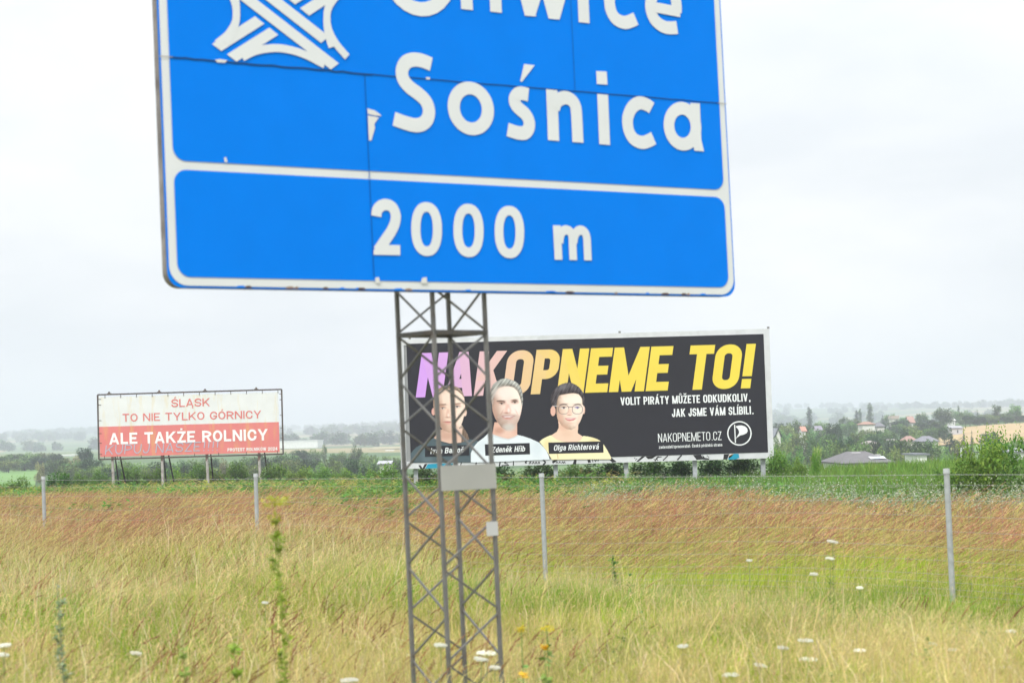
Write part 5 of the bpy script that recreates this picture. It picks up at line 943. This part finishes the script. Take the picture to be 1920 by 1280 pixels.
# ---------------------------------------------------------------- houses, fields, poles of the valley
def house(px0, px1, eave, ridge, Y, roofc, wallc, kind, label, name='house', cat='house', depth=None, wins=3, chim=(), sky_=()):
    a_ = at(px0, eave, Y); b_ = at(px1, eave, Y); wd = b_[0]-a_[0]; ez = a_[2]*.5+b_[2]*.5; rz = at((px0+px1)/2, ridge, Y)[2]; cx = (a_[0]+b_[0])/2; g = min(terr(cx, Y), ez-2.4); dp = depth or max(7, wd*.75); x0, x1 = cx-wd/2, cx+wd/2; y0, y1 = Y, Y+dp
    t = thing(name, (cx, Y, g), label, cat); mb = MB(); ins = .3
    mb.box((x0+ins, y0+ins, g-.5), (wd-2*ins, 0, 0), (0, dp-2*ins, 0), (0, 0, ez-g+.5), wallc)
    if kind == 'gable_front': mb.add([(x0+ins, y0+ins, ez), (x1-ins, y0+ins, ez), (cx, y0+ins, rz-.15)], [(0, 1, 2)], wallc)
    if kind == 'gable': mb.add([(x0+ins, y0+ins, ez), (x0+ins, y1-ins, ez), (x0+ins, (y0+y1)/2, rz-.15)], [(0, 1, 2)], wallc); mb.add([(x1-ins, y0+ins, ez), (x1-ins, y1-ins, ez), (x1-ins, (y0+y1)/2, rz-.15)], [(0, 1, 2)], wallc)
    wal = mb.build('wall', M_wall, t); mb = MB(); ym = (y0+y1)/2
    if kind == 'hip': i_ = min(wd*.32, dp*.5); V = [(x0, y0, ez), (x1, y0, ez), (x1, y1, ez), (x0, y1, ez), (x0+i_, ym, rz), (x1-i_, ym, rz)]; F = [(0, 1, 5, 4), (1, 2, 5), (2, 3, 4, 5), (3, 0, 4)]
    elif kind == 'gable': V = [(x0, y0, ez), (x1, y0, ez), (x1, y1, ez), (x0, y1, ez), (x0, ym, rz), (x1, ym, rz)]; F = [(0, 1, 5, 4), (2, 3, 4, 5)]
    elif kind == 'gable_front': V = [(x0, y0, ez), (cx, y0, rz), (x1, y0, ez), (x0, y1, ez), (cx, y1, rz), (x1, y1, ez)]; F = [(0, 1, 4, 3), (1, 2, 5, 4)]
    else: V = [(x0, y0, ez), (x1, y0, ez), (x1, y1, ez), (x0, y1, ez), (x0, y0, rz), (x1, y0, rz), (x1, y1, rz), (x0, y1, rz)]; F = [(0, 1, 5, 4), (1, 2, 6, 5), (2, 3, 7, 6), (3, 0, 4, 7), (4, 5, 6, 7)]
    mb.add(V, F, roofc); mb.add([(v[0], v[1], v[2]-.12) for v in V], [f[::-1] for f in F], tuple(c*.8 for c in roofc)) if kind != 'flat' else None
    rf = mb.build('roof', M_roof, t)
    for k in range(wins):
        wx = x0+wd*(k+.6)/(wins+.2); wz = g+(ez-g)*.45; mb = MB(); mb.box((wx, y0+ins-.03, wz), (min(1.3, wd*.1), 0, 0), (0, .025, 0), (0, 0, min(1.3, (ez-g)*.32)), (.06, .07, .08)); mb.build('window', M_sign, t)
    for (cpx, cpy, cc) in chim:
        q = at(cpx, cpy, Y+dp*.42); mb = MB(); mb.box((q[0]-.32, q[1], q[2]-1.8), (.64, 0, 0), (0, .64, 0), (0, 0, 1.8), cc); mb.box((q[0]-.4, q[1]-.08, q[2]), (.8, 0, 0), (0, .8, 0), (0, 0, .12), (.5, .5, .5)); mb.build('chimney', M_wall, rf)
    for (spx, spy) in sky_:
        mb = MB(); q = at(spx, spy, Y); f_ = .22; yy = y0+(ym-y0)*f_; zz = ez+(rz-ez)*f_; s_ = (rz-ez)/(ym-y0); mb.add([(q[0]-.35, yy, zz+.1), (q[0]+.35, yy, zz+.1), (q[0]+.35, yy+1.3, zz+1.3*s_+.1), (q[0]-.35, yy+1.3, zz+1.3*s_+.1)], [(0, 1, 2, 3)], (.75, .8, .85)); mb.build('skylight', M_sign, rf)
    return t
GRY = (.17, .17, .19); WHW = (.66, .655, .63)
house(1578, 1680, 867, 847, 175, (.15, .145, .15), WHW, 'hip', 'house with a large grey hipped roof and two dark chimneys behind the crop', depth=13, chim=((1605, 850, (.05, .05, .055)), (1643, 854, (.06, .06, .065))), sky_=((1646, 864), (1652, 864), (1660, 864)), wins=2)
house(1615, 1643, 795, 790, 470, (.36, .21, .16), WHW, 'hip', 'white flat-fronted house with a low red-brown roof under the tallest poplar', wins=4)
house(1643, 1661, 799, 791, 478, GRY, (.62, .6, .56), 'hip', 'grey-roofed house joined to the right of the white flat-fronted house', wins=3)
house(1452, 1467, 818, 802, 340, (.23, .24, .28), WHW, 'gable_front', 'white gabled house with a blue-grey roof beside the dark billboard edge', wins=1)
house(1503, 1514, 808, 799, 470, (.46, .24, .18), WHW, 'gable', 'small house with a salmon red gable roof', wins=0)
house(1530, 1544, 806, 798, 500, (.26, .24, .30), (.6, .55, .56), 'gable', 'house with a violet-grey roof left of the dark dome-shaped tree', wins=1)
house(1628, 1648, 831, 826, 300, (.32, .28, .27), (.66, .55, .46), 'hip', 'pale pink house half hidden by trees', wins=2)
house(1675, 1685, 826, 823, 370, (.4, .38, .36), WHW, 'flat', 'small white flat house behind dark trees', wins=1)
house(1697, 1723, 826, 817, 385, (.34, .21, .18), (.55, .5, .45), 'hip', 'house with a wide reddish roof beside the slate-coloured hipped roof', wins=3)
house(1724, 1763, 827, 817, 365, (.20, .20, .23), (.6, .57, .53), 'hip', 'house with a wide slate-coloured hipped roof under the wheat field', wins=3)
house(1714, 1744, 853, 850, 215, (.17, .18, .21), (.82, .82, .80), 'flat', 'long low white building with a dark flat roof behind the crop', 'outbuilding', 'building', wins=3)
house(1704, 1717, 792, 780, 600, (.36, .22, .18), WHW, 'gable', 'tall white house with a brick red roof on the ridge', wins=2)
house(1672, 1686, 785, 779, 690, (.42, .34, .3), (.6, .57, .54), 'flat', 'pale block with a rosy flat roof on the ridge', wins=3)
house(1782, 1793, 788, 784, 650, (.7, .7, .7), WHW, 'gable', 'small house with a white roof between ridge trees', wins=1)
house(1782, 1807, 802, 798, 530, (.38, .38, .41), (.5, .5, .52), 'gable', 'low grey shed at the left end of the wheat field', 'shed', 'shed', wins=1)
house(1908, 1932, 846, 840, 230, (.36, .37, .4), (.72, .72, .72), 'hip', 'pale grey house at the right border behind the shrubs', wins=2)
house(520, 596, 827, 825.5, 1300, (.72, .73, .72), (.80, .80, .77), 'flat', 'long white warehouse right of the red and white banner', 'warehouse', 'warehouse', depth=40, wins=0)
house(116, 140, 853.5, 851.5, 900, (.8, .8, .8), (.8, .8, .8), 'flat', 'thin white shed roof behind the trees on the left', 'shed', 'shed', wins=0)
house(722, 738, 846, 843.5, 900, (.8, .8, .8), (.75, .75, .74), 'flat', 'small white building far left of the mast', 'outbuilding', 'building', wins=1)
house(706, 734, 869, 864, 210, (.42, .43, .46), WHW, 'gable', 'pale-roofed house just above the big bright green shrub', wins=2)
def upole(px, top, bot, Y, c, label):
    q = at(px, top, Y); g = terr(q[0], Y); t = thing('utility_pole', (q[0], Y, g), label, 'pole'); mb = MB(); mb.bar((q[0], Y, g-.3), (q[0], Y, q[2]), .26, c, n=8, w2=.18); mb.build('shaft', M_wall, t)
    mb = MB(); mb.bar((q[0]-.1, Y, q[2]-.15), (q[0]+.75, Y, q[2]+.12), .09, c); mb.build('arm', M_wall, t)
upole(1802, 839, 862, 200, (.6, .62, .63), 'pale concrete utility pole in front of the willow-like tree'); upole(1845.5, 839, 862, 195, (.4, .29, .25), 'brown utility pole in front of the dark broad tree')
def fx(px, Y): return (at(px, 800, Y)[0], Y)
field('wheat_field', (fx(1728, 455), fx(2050, 425), fx(2050, 640), fx(1790, 600)), (.45, .33, .18), .1)
field('stubble_strip', (fx(1724, 470), fx(1792, 468), fx(1800, 520), fx(1730, 500)), (.48, .37, .2), .1, .3)
field('green_strip', (fx(1728, 405), fx(1900, 405), fx(1900, 440), fx(1730, 440)), (.16, .26, .07), .15)
field('hay_meadow', (fx(1590, 395), fx(1700, 395), fx(1700, 440), fx(1600, 440)), (.26, .31, .11), .15)
field('green_field', (fx(-260, 300), fx(62, 330), fx(70, 540), fx(-260, 560)), (.16, .29, .09), .12)
field('far_field', (fx(690, 1000), fx(800, 1000), fx(800, 1200), fx(700, 1200)), (.36, .32, .18), .1)
# far woods on the hills: one mass
pts = []; kd = []; sz_ = []
rw = np.random.default_rng(5)
for _ in range(5200):
    Y = math.sqrt(rw.uniform(700**2, 5200**2)); x = rw.uniform(-.33, .33)*Y
    u = x/Y
    if u > .12 and Y < 1700 or Y < 1050: continue
    k = math.sin(Y/170+u*9)+.8*math.sin(x/150+1.3)+.6*math.sin(Y/61-x/90)
    if k < (.35 if Y < 1500 else .05): continue
    if abs(u-(563-960)/FPX) < .018 and Y < 1350: continue
    if .19 < u < .30 and Y < 760: continue
    pts.append((x, Y, terr(x, Y)-.3)); s = rw.uniform(7, 12)*(1.0 if Y < 2000 else 1.15); sz_.append((s*1.25, s*1.25, s)); kd.append(rw.integers(0, 4))
far = []
for k, c in enumerate(((.05, .1, .03), (.07, .12, .035), (.04, .085, .03), (.09, .13, .05))):
    a_, b_ = tree_mesh(60+k, 'round', c, tuple(q*1.7 for q in c), 600, .12); far.append(a_.build('far_tree', M_far, link=False))
scatter('far_wood', far, np.array(pts), np.stack([np.zeros(len(pts)), np.zeros(len(pts)), rw.uniform(0, 6.28, len(pts))], 1), np.array(sz_), np.array(kd))

# ---------------------------------------------------------------- haze
mb = MB(); mb.box((-9600, -70, -14), (19200, 0, 0), (0, 9200, 0), (0, 0, 100), (1, 1, 1))
m, t, N, L = mk('haze_air'); v = N('ShaderNodeVolumePrincipled'); v.inputs['Color'].default_value = (.79, .82, .95, 1); v.inputs['Density'].default_value = .00047; v.inputs['Anisotropy'].default_value = 0
oo = N('ShaderNodeOutputMaterial'); L(v.outputs[0], oo.inputs['Volume'])
hz = mb.build('haze', m); tag(hz, kind='stuff')
